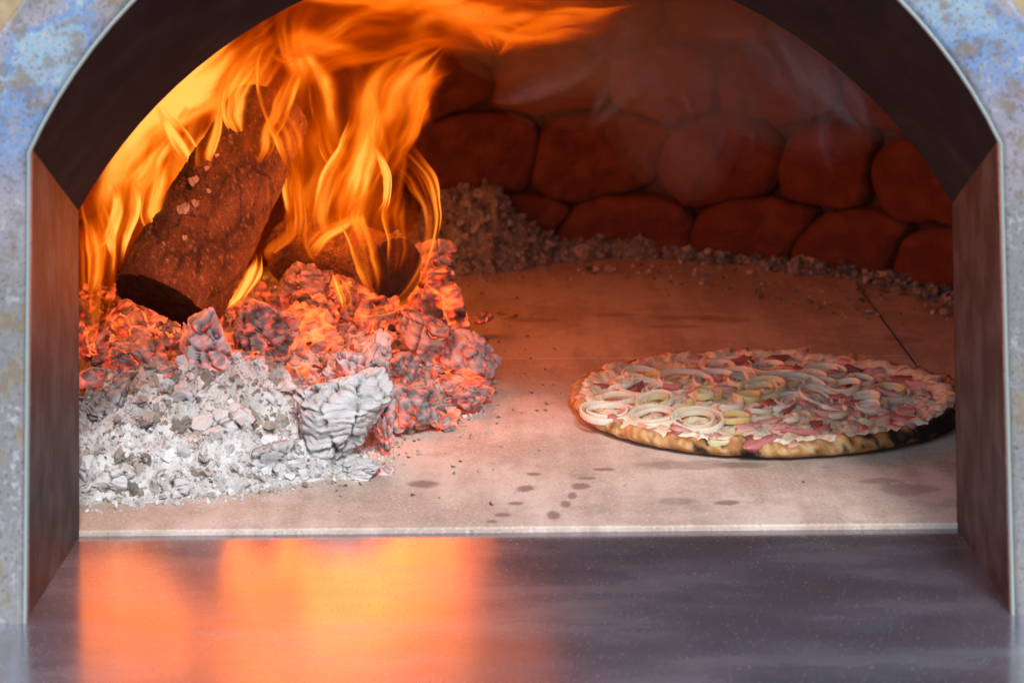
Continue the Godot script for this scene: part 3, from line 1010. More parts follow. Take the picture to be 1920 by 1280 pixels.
		if glowing:
			var o := thing("glowing_ember", q[12], "ember", Vector3.ZERO, "embers and coals of the fire")
			o.transform = where
			piece("ash_crust", m, rosy if q[8] != "warm" else faint, o)
			piece("hot_core", lump(seed_, size * {"warm": 0.80, "hot": 0.87, "live": 0.93}[q[8]], 0.3, 0.25, 0.0, 1.0, 0.7, 0.1), kinds[q[8]], o)
		else:
			tagged(piece("charcoal_lump", m, cold, self, where), q[12], "charcoal", "embers and coals of the fire")
		seed_ += 1
	# the light that the bed throws low over the hearth
	var heart: Node3D
	for k in get_children():
		if k.has_meta("label") and str(k.get_meta("label")).begins_with("brightest"): heart = k
	for q in [[600, 540, 1.70], [690, 560, 1.68], [760, 590, 1.70]]: fire_light(heart, heart.transform.affine_inverse() * at(q[0], q[1], q[2]), 0.0034, 0.07, Vector3(1.0, 0.15, 0.025))
	# a browned ring fallen from a pizza, lying on the stone behind the coals
	var p := on_level(950, 594)
	var fallen := piece("fallen_ring", ring_mesh(0.0085, 0.0015, 0.0032, 77, 0.08), mat(lin(0.42, 0.27, 0.09), 0.5), self, Transform3D(Basis(), Vector3(p.x, 0.0017, p.z)))
	tagged(fallen, "small browned ring lying alone on the stone behind the embers", "ring")

	# fingernail-sized embers and char crumbs between the big ones
	var bits := thing("ember_bits", "small red embers and char crumbs filling gaps between the coals", "embers", Vector3.ZERO, "", "stuff")
	for pass_ in 3:
		var where := []
		var colors := []
		while where.size() < [520, 260, 420][pass_]:
			var x := rng.randf_range(-0.40, -0.03)
			var d := rng.randf_range(1.655, 1.98)
			var e := bed_edge(x, d)
			if e < 0.006: continue
			var s := rng.randf_range(0.005, 0.014)
			where.append(Transform3D(random_turn(1.0).scaled(Vector3.ONE * s), Vector3(x, bed_height(x, d, e) + rng.randf_range(0.0, 0.012), -d)))
			var w := rng.randf_range(0.04, 0.4)
			colors.append(Color(w, w * 0.95, w * 0.92))
		scatter(["glowing_bits", "char_bits", "warm_bits"][pass_], "", "", flakes.slice(2, 6), [bit_hot, crumb_material, bit_hot][pass_], where, colors, bits)
	print("embers done")

# ---------------------------------------------------------------- pizza
func ring_mesh(radius: float, thick: float, tall: float, seed_: int, wobble := 0.06, part := 1.0) -> ArrayMesh:
	var bag := Bag.new()
	var nu := 44
	var prof := []
	for k in 10:
		var a := TAU * k / 10.0
		prof.append(Vector2(signf(cos(a)) * pow(absf(cos(a)), 0.6) * thick * 0.5, signf(sin(a)) * pow(absf(sin(a)), 0.5) * tall * 0.5))
	var full := part > 0.999
	for k in nu:
		var t := float(k) / (nu if full else nu - 1)
		var a := TAU * t * part
		var r := radius * (1.0 + wobble * sin(2.0 * a + seed_) + 0.4 * wobble * sin(3.0 * a + seed_ * 2.0))
		var close := 1.0 if full else minf(1.0, 0.25 + 12.0 * minf(t, 1.0 - t))
		var lift := 0.12 * tall * sin(2.0 * a + seed_ * 1.3)
		for q in prof:
			bag.vert(Vector3(cos(a) * (r + q.x * close), q.y * close + lift, sin(a) * (r + q.x * close)))
	var np := prof.size()
	for k in (nu if full else nu - 1):
		for j in np:
			bag.quad(k * np + j, k * np + (j + 1) % np, ((k + 1) % nu) * np + (j + 1) % np, ((k + 1) % nu) * np + j)
	if not full:
		for k in range(1, np - 1):
			bag.tri(0, k + 1, k)
			bag.tri((nu - 1) * np, (nu - 1) * np + k, (nu - 1) * np + k + 1)
	return bag.done(false)

func meat_mesh(seed_: int) -> ArrayMesh:
	# a diced strip of ham about 1 unit long with rounded uneven sides
	var bag := Bag.new()
	var nu := 12
	var nv := 8
	for j in nv:
		var lat := PI * (float(j) / (nv - 1) - 0.5)
		for k in nu:
			var lon := TAU * k / nu
			var dir := Vector3(cos(lat) * cos(lon), sin(lat), cos(lat) * sin(lon))
			var p := dir / pow(pow(absf(dir.x), 9.0) + pow(absf(dir.y), 9.0) + pow(absf(dir.z), 9.0), 1.0 / 9.0)
			p *= 1.0 + 0.55 * n_soft.get_noise_3d(p.x * 1.1 + seed_ * 9.0, p.y * 1.1, p.z * 1.1)
			p.y += 0.25 * p.x * p.x * sin(seed_)
			bag.vert(p * 0.5)
	bag.weave(0, nu, nv, true)
	return bag.done(false)

const PIZZA := Vector3(0.1925, 0.0, -1.712)

func pizza_rim(a: float) -> float:
	return 1.0 + 0.018 * sin(2.0 * a + 0.6) + 0.012 * sin(3.0 * a + 2.0) + 0.014 * n_soft.get_noise_2d(cos(a) * 2.5, sin(a) * 2.5) + 0.006 * n_fine.get_noise_2d(cos(a) * 9.0, sin(a) * 9.0)

func cheese_height(x: float, z: float) -> float:        # height of the topping above the stone, x and z from the pizza's middle
	var r := Vector2(x / 0.149, z / 0.143).length()
	var y := 0.0105 + 0.0035 * n_soft.get_noise_2d(x * 45.0, z * 45.0) + 0.0016 * n_fine.get_noise_2d(x * 150.0, z * 150.0)
	y += 0.003 * (1.0 - sstep(0.2, 0.7, r))
	y += 0.0022 * sstep(0.10, 0.16, x) # the charred side has puffed up
	return y

func build_pizza() -> void:
	var pizza := thing("pizza", "thin pizza with pale onion rings and pink ham on the oven floor", "pizza", PIZZA)
	var nu := 320
	# crust: underside, swollen rim, tucked under the cheese
	var crust := Bag.new()
	var prof := [[0.0, 0.0006], [0.6, 0.0006], [0.92, 0.0008], [0.965, 0.0018], [0.990, 0.0038], [1.0, 0.0064], [0.994, 0.0092], [0.978, 0.0114], [0.955, 0.0122], [0.928, 0.0115], [0.90, 0.0098], [0.86, 0.0075], [0.80, 0.0060]]
	for q in prof:
		for k in nu:
			var a := TAU * k / nu
			var e := pizza_rim(a)
			var p := Vector3(cos(a) * 0.1515 * e * q[0], 0, sin(a) * 0.143 * e * q[0])
			var puff := 1.0 + 0.45 * n_soft.get_noise_2d(cos(a) * 3.5 + 9.0, sin(a) * 3.5) + 0.22 * n_soft.get_noise_2d(cos(a) * 14.0, sin(a) * 14.0) + 0.25 * sstep(0.2, 0.9, cos(a))
			p.y = q[1] * (puff if q[0] > 0.93 else 1.0) + 0.0005
			var g := n_soft.get_noise_3d(p.x * 60.0, p.y * 90.0, p.z * 60.0)
			var h := n_fine.get_noise_3d(p.x * 130.0, p.y * 130.0, p.z * 130.0)
			var c := Vector3(0.62, 0.37, 0.14).lerp(Vector3(0.76, 0.57, 0.32), clampf(0.5 + 1.2 * g, 0, 1))
			c = c.lerp(Vector3(0.46, 0.21, 0.06), sstep(0.0, 0.35, h + 0.3 * g + 0.18))
			# scorched blisters: thick on the side turned away from the mouth's middle, scattered along the front
			var deg := fposmod(rad_to_deg(a), 360.0)     # 0 = right, 90 = towards the mouth
			var burn := -0.30 + 0.46 * (sstep(322.0, 350.0, deg) + (1.0 - sstep(28.0, 62.0, deg)) * (1.0 if deg < 180 else 0.0))
			for s in [[58, 5, 0.7], [68, 4, 0.5], [80, 3, 0.3], [100, 3.5, 0.85], [113, 3, 0.55], [122, 2.5, 0.3], [47, 6, 0.75], [36, 7, 0.8], [200, 5, 0.3], [230, 5, 0.35]]:
				burn += s[2] * exp(-pow((deg - s[0]) / s[1], 2.0))
			var black := sstep(0.05, 0.40, burn * 0.9 + 0.95 * n_soft.get_noise_3d(p.x * 90.0 + 5.0, p.y * 120.0, p.z * 90.0) + 0.25 * h)
			c = c.lerp(Vector3(0.34, 0.14, 0.04), sstep(-0.15, 0.12, burn + 0.4 * g) * 0.8)
			c = c.lerp(Vector3(0.014, 0.011, 0.010), black)
			crust.vert(p, Color(c.x, c.y, c.z))
	crust.weave(0, nu, prof.size(), true)
	var dough := triplanar(mat(Color.WHITE, 0.72), 18.0)
	dough.vertex_color_use_as_albedo = true
	relief(dough, noise_texture(noise(101, 0.05, 4), 512), 0.08)
	piece("crust", crust.done(), dough, pizza)
	# cheese sheet
	var cheese := Bag.new()
	var nr := 64
	for j in nr:
		var s := lerpf(0.0, 1.0, float(j) / (nr - 1))
		for k in nu:
			var a := TAU * k / nu
			var e := pizza_rim(a)
			var reach := 0.958 + 0.045 * n_soft.get_noise_2d(cos(a) * 5.0 + 3.0, sin(a) * 5.0) + 0.02 * n_fine.get_noise_2d(cos(a) * 12.0, sin(a) * 12.0)
			var x := cos(a) * 0.1515 * e * s * reach
			var z := sin(a) * 0.143 * e * s * reach
			var y := cheese_height(x, z) + 0.0035 * sstep(0.86, 0.93, s) - 0.006 * sstep(0.975, 1.0, s)
			var g := n_soft.get_noise_2d(x * 70.0, z * 70.0)
			var h := n_fine.get_noise_2d(x * 220.0, z * 220.0)
			var c := Vector3(0.86, 0.72, 0.50).lerp(Vector3(0.90, 0.84, 0.72), clampf(0.5 + 1.5 * g, 0, 1))
			c = c.lerp(Vector3(0.70, 0.40, 0.24), sstep(0.1, 0.45, h + 0.4 * n_soft.get_noise_2d(x * 40.0 + 8.0, z * 40.0)) * 0.7)
			c = c.lerp(Vector3(0.42, 0.20, 0.06), sstep(0.34, 0.6, g + 0.5 * h) * 0.8)
			cheese.vert(Vector3(x, y, z), Color(c.x, c.y, c.z))
	cheese.weave(0, nu, nr, true)
	var melt := triplanar(mat(Color.WHITE, 0.42), 18.0)
	melt.vertex_color_use_as_albedo = true
	melt.subsurf_scatter_enabled = true
	melt.subsurf_scatter_strength = 0.04
	relief(melt, noise_texture(noise(102, 0.04, 3), 512), 0.06)
	piece("melted_cheese", cheese.done(), melt, pizza)

	# onion and leek rings: px, py, radius in px, tilt towards the mouth, tilt sideways, kind (0 pale, 1 yellow, 2 yellow-green, 3 stack of layers), share of the circle
	var pale := []
	for c in [Vector3(0.93, 0.86, 0.73), Vector3(0.95, 0.90, 0.80), Vector3(0.91, 0.83, 0.67)]:
		pale.append(onion(c))
	var yellow := onion(Vector3(0.84, 0.68, 0.30))
	var green := onion(Vector3(0.76, 0.75, 0.46))
	var rings := [
		[1138, 756, 46, 0.10, 0.0, 0, 1.0], [1139, 756, 33, 0.12, 0.05, 0, 1.0],
		[1226, 766, 45, 0.12, 0.05, 0, 1.0], [1227, 765, 30, 0.1, 0.1, 0, 1.0],
		[1308, 772, 45, 0.22, 0.05, 0, 1.0], [1306, 771, 31, 0.2, 0.1, 0, 1.0],
		[1380, 770, 25, 0.02, 0.0, 1, 1.0],
		[1228, 735, 32, 0.35, 0.3, 0, 1.0], [1232, 737, 20, 0.3, 0.3, 2, 1.0],
		[1205, 711, 40, 0.15, -0.1, 0, 1.0], [1205, 692, 36, 0.35, -0.2, 0, 1.0], [1222, 690, 16, 0.1, 0.1, 1, 1.0],
		[1288, 706, 46, 0.25, -0.15, 0, 1.0], [1286, 696, 40, 0.15, 0.1, 0, 1.0], [1262, 690, 30, 0.2, 0.1, 0, 1.0],
		[1328, 726, 24, 0.2, -0.1, 1, 1.0], [1322, 735, 14, 0.0, 0.0, 2, 1.0],
		[1274, 742, 24, 0.0, 0.3, 1, 0.4], [1310, 716, 36, 0.1, 0.0, 0, 0.45],
		[1370, 667, 38, 0.05, 0.12, 0, 1.0], [1362, 712, 44, 0.9, -0.3, 0, 0.55],
		[1402, 734, 22, 0.0, 0.0, 1, 1.0], [1430, 722, 42, 0.2, 0.35, 2, 1.0], [1436, 718, 32, 0.2, 0.35, 0, 1.0], [1428, 724, 22, 0.2, 0.35, 2, 1.0],
		[1502, 714, 44, 0.3, -0.25, 0, 1.0], [1500, 710, 32, 0.3, -0.25, 0, 1.0],
		[1546, 680, 36, 0.1, 0.05, 0, 1.0], [1546, 676, 24, 0.05, 0.05, 0, 1.0],
		[1574, 698, 26, 0.0, 0.3, 1, 0.4], [1538, 735, 36, 0.3, -0.4, 0, 1.0], [1560, 745, 30, 0.1, -0.5, 0, 0.5],
		[1626, 740, 36, 0.2, 0.2, 0, 1.0], [1622, 736, 28, 0.2, 0.2, 0, 1.0], [1630, 746, 20, 0.2, 0.2, 0, 1.0],
		[1668, 718, 36, 0.12, 0.0, 0, 1.0], [1668, 715, 25, 0.1, 0.0, 1, 1.0],
		[1450, 742, 40, 0.0, 0.1, 0, 0.35], [1620, 768, 24, 0.05, -0.35, 2, 0.4], [1470, 770, 26, 0.0, 0.1, 0, 0.4],
		[1352, 800, 34, 0.05, 0.0, 2, 0.5], [1140, 700, 36, 0.1, 0.3, 0, 0.35], [1160, 706, 26, 0.05, 0.2, 0, 0.4],
		[1250, 670, 34, 0.2, 0.0, 0, 0.6], [1420, 690, 40, 0.1, -0.2, 0, 0.5], [1380, 692, 34, 0.2, 0.2, 0, 1.0], [1350, 742, 38, 0.0, -0.1, 0, 0.4], [1540, 710, 28, 0.05, 0.0, 0, 1.0], [1476, 690, 28, 0.1, 0.1, 0, 0.5], [1600, 722, 26, 0.1, 0.0, 0, 0.5],
		[1158, 738, 28, 0.1, 0.1, 0, 1.0], [1248, 718, 34, 0.15, -0.1, 0, 1.0], [1338, 700, 36, 0.2, 0.1, 0, 1.0], [1402, 706, 32, 0.1, -0.2, 0, 1.0], [1464, 702, 34, 0.15, 0.1, 0, 1.0], [1392, 748, 30, 0.1, 0.1, 0, 0.6], [1520, 692, 30, 0.1, 0.0, 0, 1.0], [1584, 716, 28, 0.1, 0.2, 0, 1.0], [1488, 738, 32, 0.15, 0.0, 0, 1.0], [1350, 676, 28, 0.1, 0.0, 0, 1.0], [1440, 674, 28, 0.1, 0.1, 0, 1.0], [1614, 700, 24, 0.1, 0.0, 0, 1.0], [1300, 682, 30, 0.1, 0.0, 0, 1.0], [1420, 752, 26, 0.05, -0.2, 0, 0.45], [1180, 700, 26, 0.1, 0.1, 0, 1.0], [1560, 760, 26, 0.1, 0.1, 0, 0.4],
	]
	var k2 := 0
	for q in rings:
		var p := on_level(q[0], q[1], 0.020)
		var lx := p.x - PIZZA.x
		var lz := p.z - PIZZA.z
		var rad: float = q[2] * 1.08 * (-p.z) / FPX
		var tall := rng.randf_range(0.0034, 0.0054)
		var y := cheese_height(lx, lz) + tall * 0.34 + rad * (absf(sin(q[3])) + absf(sin(q[4]))) * 0.16 + (0.0012 if rad < 0.013 else 0.0)
		var m: Material = pale[k2 % 3] if q[5] == 0 else (yellow if q[5] == 1 else green)
		var turn := Basis(Vector3(1, 0, 0), q[3] * 0.7) * Basis(Vector3(0, 0, 1), q[4] * 0.6) * Basis(Vector3.UP, rng.randf() * TAU if q[6] > 0.9 else 0.35 + rng.randf() * 0.5)
		piece("onion_ring", ring_mesh(rad, rng.randf_range(0.0017, 0.0025), tall, k2 + 3, 0.05, q[6]), m, pizza, Transform3D(turn, Vector3(lx, y, lz)))
		if q[5] == 0 and q[6] > 0.9 and rad > 0.0135:      # the layers of the slice nest inside one another
			for inner in [0.80]:
				if rng.randf() < 0.6:
					piece("onion_ring", ring_mesh(rad * inner, rng.randf_range(0.0014, 0.0019), tall * rng.randf_range(0.6, 0.9), k2 + 40, 0.10, 1.0), pale[(k2 + 1) % 3], pizza, Transform3D(turn, Vector3(lx + rng.randfn() * 0.0010, y - 0.0006, lz + rng.randfn() * 0.0010)))
		k2 += 1

	# ham
	var meats := []
	for k in 8: meats.append(meat_mesh(k + 1))
	var pinks := []
	for c in [Vector3(0.62, 0.22, 0.20), Vector3(0.70, 0.33, 0.29), Vector3(0.50, 0.14, 0.13), Vector3(0.76, 0.44, 0.38), Vector3(0.38, 0.11, 0.09)]:
		var m := triplanar(mat(lin(c.x, c.y, c.z), 0.38), 40.0, true)
		m.subsurf_scatter_enabled = true
		m.subsurf_scatter_strength = 0.04
		relief(m, melt.heightmap_texture, 0.05)
		pinks.append(m)
	var ham := [
		[1140, 785, 36, 0.5], [1172, 772, 26, 0.2], [1180, 805, 42, 1.1], [1215, 800, 36, 0.3], [1258, 790, 44, 0.3], [1290, 806, 60, -0.2], [1332, 826, 34, 1.3], [1268, 808, 30, 0.2], [1350, 815, 30, -0.4],
		[1430, 825, 84, 0.05], [1400, 800, 36, 0.2], [1412, 772, 30, 0.5], [1440, 785, 48, 0.3], [1465, 800, 36, 0.1], [1500, 805, 66, -0.4], [1480, 765, 40, 0.8], [1520, 760, 44, -0.3], [1560, 778, 56, -0.35], [1530, 790, 30, 0.9], [1580, 765, 40, -0.1], [1600, 755, 50, 0.1],
		[1650, 765, 36, -0.4], [1690, 780, 62, -0.5], [1700, 768, 34, 0.2], [1650, 785, 36, 0.3], [1690, 800, 40, -0.2], [1640, 775, 24, 0.4], [1715, 800, 30, 0.8],
		[1172, 720, 32, 1.3], [1130, 720, 34, 0.2], [1095, 740, 30, 0.3], [1150, 735, 24, 0.1], [1210, 740, 24, 0.6], [1262, 730, 34, 0.2], [1300, 735, 36, 0.1], [1360, 735, 46, 0.1], [1370, 715, 26, 1.2],
		[1380, 676, 56, 0.1], [1420, 680, 40, -0.2], [1350, 690, 36, 0.3], [1460, 668, 34, 0.2], [1500, 655, 36, 0.2], [1480, 690, 44, -0.2], [1510, 695, 40, 0.2], [1590, 672, 32, -0.1], [1620, 688, 46, 0.4], [1640, 690, 34, -0.5], [1640, 715, 44, -0.2], [1690, 708, 36, -0.4], [1720, 718, 40, -0.5], [1735, 735, 26, 0.2], [1600, 690, 36, -0.7], [1560, 700, 30, 0.1],
		[1250, 665, 26, 0.1], [1200, 678, 30, 0.3], [1300, 665, 34, 0.2], [1390, 655, 24, 1.0], [1670, 735, 50, -0.05], [1570, 745, 30, 0.2], [1320, 695, 26, 0.8], [1230, 770, 26, 0.9], [1480, 825, 40, 0.3], [1390, 830, 40, -0.1], [1300, 690, 24, 0.2], [1540, 800, 34, 0.5], [1480, 740, 40, 0.1], [1620, 800, 20, 0.3], [1100, 765, 22, 0.2], [1130, 760, 18, 0.6], [1300, 772, 24, 0.1], [1440, 760, 24, 0.6], [1410, 790, 30, -0.5], [1360, 785, 24, 0.3],
	]
	for k in 12:
		var a := rng.randf() * TAU
		var r := sqrt(rng.randf()) * 0.9
		var w := Vector3(PIZZA.x + cos(a) * r * 0.146, 0.014, PIZZA.z + sin(a) * r * 0.140)
		ham.append([CX + w.x / -w.z * FPX, CY + (EYE.y - w.y) / -w.z * FPX, rng.randf_range(20, 44), rng.randf() * PI])
	var k3 := 0
	for q in ham:
		var p := on_level(q[0], q[1], 0.014)
		var lx := p.x - PIZZA.x
		var lz := p.z - PIZZA.z
		if Vector2(lx / 0.149, lz / 0.143).length() > 0.95:
			var v := Vector2(lx, lz) * (0.93 / Vector2(lx / 0.149, lz / 0.143).length())
			lx = v.x
			lz = v.y
		var long: float = q[2] * (-p.z) / FPX
		var turn := Basis(Vector3.UP, q[3] + rng.randfn() * 0.3) * Basis(Vector3(1, 0, 0), rng.randfn() * 0.25) * Basis(Vector3(0, 0, 1), rng.randfn() * 0.15)
		turn = turn.scaled_local(Vector3(long, rng.randf_range(0.0035, 0.0065), minf(long * 0.8, rng.randf_range(0.005, 0.010))))
		piece("ham_piece", meats[k3 % 8], pinks[[0, 1, 3, 0, 2, 1, 3, 4, 1, 0, 3][k3 % 11]], pizza, Transform3D(turn, Vector3(lx, cheese_height(lx, lz) + 0.0009, lz)))
		k3 += 1
	print("pizza done")

func onion(c: Vector3) -> StandardMaterial3D:
	var m := triplanar(mat(Color.WHITE, 0.38), 30.0)
	var t := noise_texture(noise(111, 0.02, 3), 256, [[0.0, lin(c.x * 0.85, c.y * 0.8, c.z * 0.7)], [1.0, lin(c.x, c.y, c.z)]])
	m.albedo_texture = t
	m.subsurf_scatter_enabled = true
	m.subsurf_scatter_strength = 0.08
	m.backlight_enabled = true
	m.backlight = Color(0.2, 0.2, 0.2)
	return m

# ---------------------------------------------------------------- flames
var flame_material: StandardMaterial3D

func heat_color(t: float) -> Vector3:
	# glow of hot soot, dull orange to yellow
	var stops := [[0.0, Vector3(0.22, 0.012, 0.001)], [0.28, Vector3(0.44, 0.045, 0.002)], [0.52, Vector3(0.68, 0.115, 0.005)], [0.78, Vector3(0.86, 0.23, 0.020)], [1.0, Vector3(0.95, 0.36, 0.06)]]
	for k in stops.size() - 1:
		if t <= stops[k + 1][0]:
			return stops[k][1].lerp(stops[k + 1][1], (t - stops[k][0]) / (stops[k + 1][0] - stops[k][0]))
	return stops[-1][1]

func tongue(parent: Node3D, path: Array, d: float, hot: float, body: float, seed_: int, edge_l := 0.5, edge_r := 0.5, depth := 0.0, bulge := 0.55, base := 0.30) -> void:
	# a sheet of flame swept along a spine, bowed towards the room, waving; path is [px, py, half width in px]
	var curve := Curve3D.new()
	var widths := Curve.new()
	widths.min_value = 0.0
	widths.max_value = 400.0
	var n := path.size()
	for k in n:
		var p := at(path[k][0], path[k][1], d + depth * k / (n - 1))
		var before := at(path[maxi(k - 1, 0)][0], path[maxi(k - 1, 0)][1], d + depth * maxi(k - 1, 0) / (n - 1))
		var after := at(path[mini(k + 1, n - 1)][0], path[mini(k + 1, n - 1)][1], d + depth * mini(k + 1, n - 1) / (n - 1))
		var h := (after - before) / 6.0
		curve.add_point(p, -h, h)
	var nv := 72
	var nu := 33
	var bag := Bag.new()
	var length := curve.get_baked_length()
	var k0 := 0
	var acc := [0.0]
	for k in range(1, n): acc.append(curve.get_closest_offset(curve.get_point_position(k)))
	acc[n - 1] = length
	for j in nv:
		var v := float(j) / (nv - 1)
		var s := v * length
		while k0 < n - 2 and s > acc[k0 + 1]: k0 += 1
		var f := clampf((s - acc[k0]) / maxf(acc[k0 + 1] - acc[k0], 1e-5), 0, 1)
		var half: float = lerpf(path[k0][2], path[k0 + 1][2], smoothstep(0.0, 1.0, f)) * d / FPX * 1.12 * (1.0 + 0.16 * n_soft.get_noise_2d(v * 2.2 * length / 0.15, seed_ * 8.3))
		var p := curve.sample_baked(s, true)
		var t := (curve.sample_baked(minf(s + 0.004, length), true) - curve.sample_baked(maxf(s - 0.004, 0.0), true)).normalized()
		var across := t.cross(Vector3(0, 0, 1)).normalized()
		across = across.rotated(t, 0.5 * n_soft.get_noise_2d(v * 1.6, seed_ * 3.7))
		var out := across.cross(t).normalized()
		if out.z < 0: out = -out
		for k in nu:
			var u := 2.0 * k / (nu - 1) - 1.0
			var wave := n_soft.get_noise_3d(u * 0.8, v * 2.2 * length / 0.15, seed_ * 5.1)
			var q := p + across * half * (u + 0.10 * wave) + out * half * (bulge * (1.0 - u * u) + 0.35 * wave)
			# glow along the sheet: fine streaks drawn out with the rise of the gas, brighter folds at its edges
			var ll := length / 0.12
			var uu := u + 0.30 * n_soft.get_noise_2d(v * 0.8 * ll, seed_ * 2.3 + 11.0) + 0.14 * n_soft.get_noise_3d(u * 1.2, v * 1.3 * ll, seed_ * 1.3)
			var streak := n_fine.get_noise_3d(uu * 0.78, v * 0.5 * ll, seed_ * 1.9) + 0.10 * n_soft.get_noise_3d(uu * 2.6, v * 0.8 * ll, seed_ * 3.3)
			var lit := sstep(-0.32, 0.42, streak)
			var rim := edge_l * exp(-pow((u + 0.88) / 0.08, 2.0)) + edge_r * exp(-pow((u - 0.88) / 0.08, 2.0))
			rim *= sstep(-0.35, 0.35, n_soft.get_noise_2d(v * 2.0 * ll, seed_ * 6.1 + u))
			var soft_l := sstep(0.0, 0.08 if edge_l > 0.3 else 0.55, 1.0 + u)
			var soft_r := sstep(0.0, 0.08 if edge_r > 0.3 else 0.55, 1.0 - u)
			var ends := sstep(0.0, base, v + 0.10 * n_soft.get_noise_2d(u * 2.0, seed_ * 7.0)) * sstep(0.0, 0.34, 1.0 - v + 0.16 * n_soft.get_noise_2d(u * 2.2, seed_ * 9.0))
			var glow := (body * (0.28 + 1.12 * lit) + rim * 0.65) * soft_l * soft_r * ends
			var c := heat_color(clampf(glow * hot * 0.92 + 0.12 * hot * (1.0 - v), 0, 1))
			bag.vert(q, Color(c.x, c.y, c.z, clampf(pow(glow, 1.25) * 1.1, 0.0, 0.93)))
	bag.weave(0, nu, nv, false)
	piece("tongue", bag.done(), flame_material, parent)

func fire_light(parent: Node3D, where: Vector3, energy: float, size: float, color := Vector3(1.0, 0.185, 0.02)) -> void:
	var l := OmniLight3D.new()
	l.name = "glow"
	l.light_color = lin(color.x, color.y, color.z)
	l.light_energy = energy
	l.light_size = size
	l.omni_range = 4.0
	l.omni_attenuation = 2.0
	l.shadow_enabled = true
	parent.add_child(l, true)
	l.position = where

func build_flames() -> void:
	flame_material = StandardMaterial3D.new()
	flame_material.shading_mode = BaseMaterial3D.SHADING_MODE_UNSHADED
	flame_material.transparency = BaseMaterial3D.TRANSPARENCY_ALPHA
	flame_material.cull_mode = BaseMaterial3D.CULL_DISABLED
	flame_material.vertex_color_use_as_albedo = true
	flame_material.roughness = 1.0
	flame_material.albedo_color = lin(0.95, 0.95, 0.95)
	var g := "flames of the fire"
	var wall_flame := thing("flame", "small yellow-edged flame licking the side of the oven mouth", "flame", Vector3.ZERO, g)
	tongue(wall_flame, [[158, 664, 5], [176, 605, 22], [182, 530, 32], [180, 460, 34], [172, 400, 30], [150, 330, 16]], 1.62, 1.0, 0.40, 1, 0.1, 0.8, 0.0, 0.55, 0.12)
	tongue(wall_flame, [[165, 560, 6], [180, 500, 18], [175, 450, 20], [162, 410, 10]], 1.66, 1.1, 0.55, 2, 0.2, 0.6)
	tongue(wall_flame, [[150, 480, 10], [185, 430, 24], [205, 380, 22], [190, 330, 10]], 1.70, 1.0, 0.5, 3, 0.2, 0.6)

	var left := thing("flame", "wide curtain of flame rising behind the thick leaning log", "flame", Vector3.ZERO, g)
	tongue(left, [[215, 520, 40], [225, 440, 75], [245, 370, 95], [300, 280, 100], [370, 180, 95], [450, 90, 80], [520, 10, 60]], 2.06, 1.0, 0.8, 4, 0.1, 0.1)
	tongue(left, [[235, 480, 20], [240, 410, 48], [250, 350, 60], [285, 280, 45], [340, 210, 25]], 2.03, 1.15, 0.75, 5, 0.1, 0.4)
	tongue(left, [[330, 430, 20], [325, 350, 40], [330, 270, 44], [370, 190, 40], [440, 100, 30]], 2.05, 1.0, 0.42, 6, 0.6, 0.3)
	tongue(left, [[375, 352, 5], [368, 325, 18], [340, 270, 20], [305, 215, 10], [290, 190, 3]], 2.00, 1.1, 0.7, 7, 0.4, 0.6)
	tongue(left, [[420, 330, 20], [410, 260, 42], [425, 190, 50], [460, 120, 56], [500, 40, 60]], 2.07, 0.95, 0.55, 8, 0.3, 0.5)
	tongue(left, [[450, 300, 16], [438, 230, 26], [450, 170, 34], [478, 110, 34], [488, 60, 14]], 2.02, 1.0, 0.45, 9, 0.2, 0.7)
	tongue(left, [[285, 420, 18], [290, 350, 30], [312, 270, 34], [360, 200, 28], [400, 130, 14]], 2.04, 1.0, 0.45, 10, 0.6, 0.2)
	tongue(left, [[300, 250, 20], [350, 190, 40], [410, 140, 44], [480, 60, 40], [540, 10, 30]], 2.09, 1.1, 0.85, 11, 0.1, 0.1)
	fire_light(wall_flame, at(195, 470, 1.64), 0.0055, 0.06)
	tongue(left, [[300, 450, 6], [285, 400, 20], [300, 340, 24], [318, 280, 14]], 1.80, 1.1, 0.6, 38, 0.6, 0.2)
	tongue(left, [[385, 340, 6], [378, 300, 18], [392, 240, 24], [400, 170, 20], [425, 110, 8]], 1.82, 1.0, 0.6, 39, 0.2, 0.6)
	tongue(left, [[455, 270, 8], [440, 210, 24], [455, 150, 28], [490, 100, 18]], 1.84, 1.05, 0.65, 40, 0.5, 0.2)
	tongue(left, [[222, 500, 8], [215, 440, 26], [235, 380, 30], [222, 320, 18]], 1.78, 1.15, 0.7, 41, 0.2, 0.6)
	for q in [[240, 430], [280, 340], [340, 260], [400, 170], [470, 90]]: fire_light(left, at(q[0], q[1], 2.03), 0.0035, 0.065)
	for q in [[420, 210], [510, 130]]: fire_light(left, at(q[0], q[1], 1.80), 0.0025, 0.05)

	var centre := thing("flame", "tall twisting flame with a bright yellow heart above the embers", "flame", Vector3.ZERO, g)
	tongue(centre, [[575, 480, 40], [600, 410, 66], [598, 310, 74], [580, 210, 66], [555, 120, 60], [545, 40, 70], [570, -30, 80]], 1.97, 0.85, 0.78, 12, 0.5, 0.25)
	tongue(centre, [[545, 478, 6], [556, 425, 18], [553, 360, 16], [542, 295, 9], [533, 250, 2]], 1.88, 1.0, 0.55, 13, 0.7, 0.5)
	tongue(centre, [[640, 490, 40], [655, 420, 58], [690, 330, 66], [705, 260, 58], [725, 190, 70], [765, 135, 70], [830, 118, 30], [862, 124, 4]], 1.93, 0.85, 0.62, 14, 0.3, 0.4)
	tongue(centre, [[650, 395, 14], [676, 345, 40], [700, 295, 50], [704, 240, 34], [718, 165, 16]], 1.89, 1.1, 0.62, 15, 0.1, 0.1)
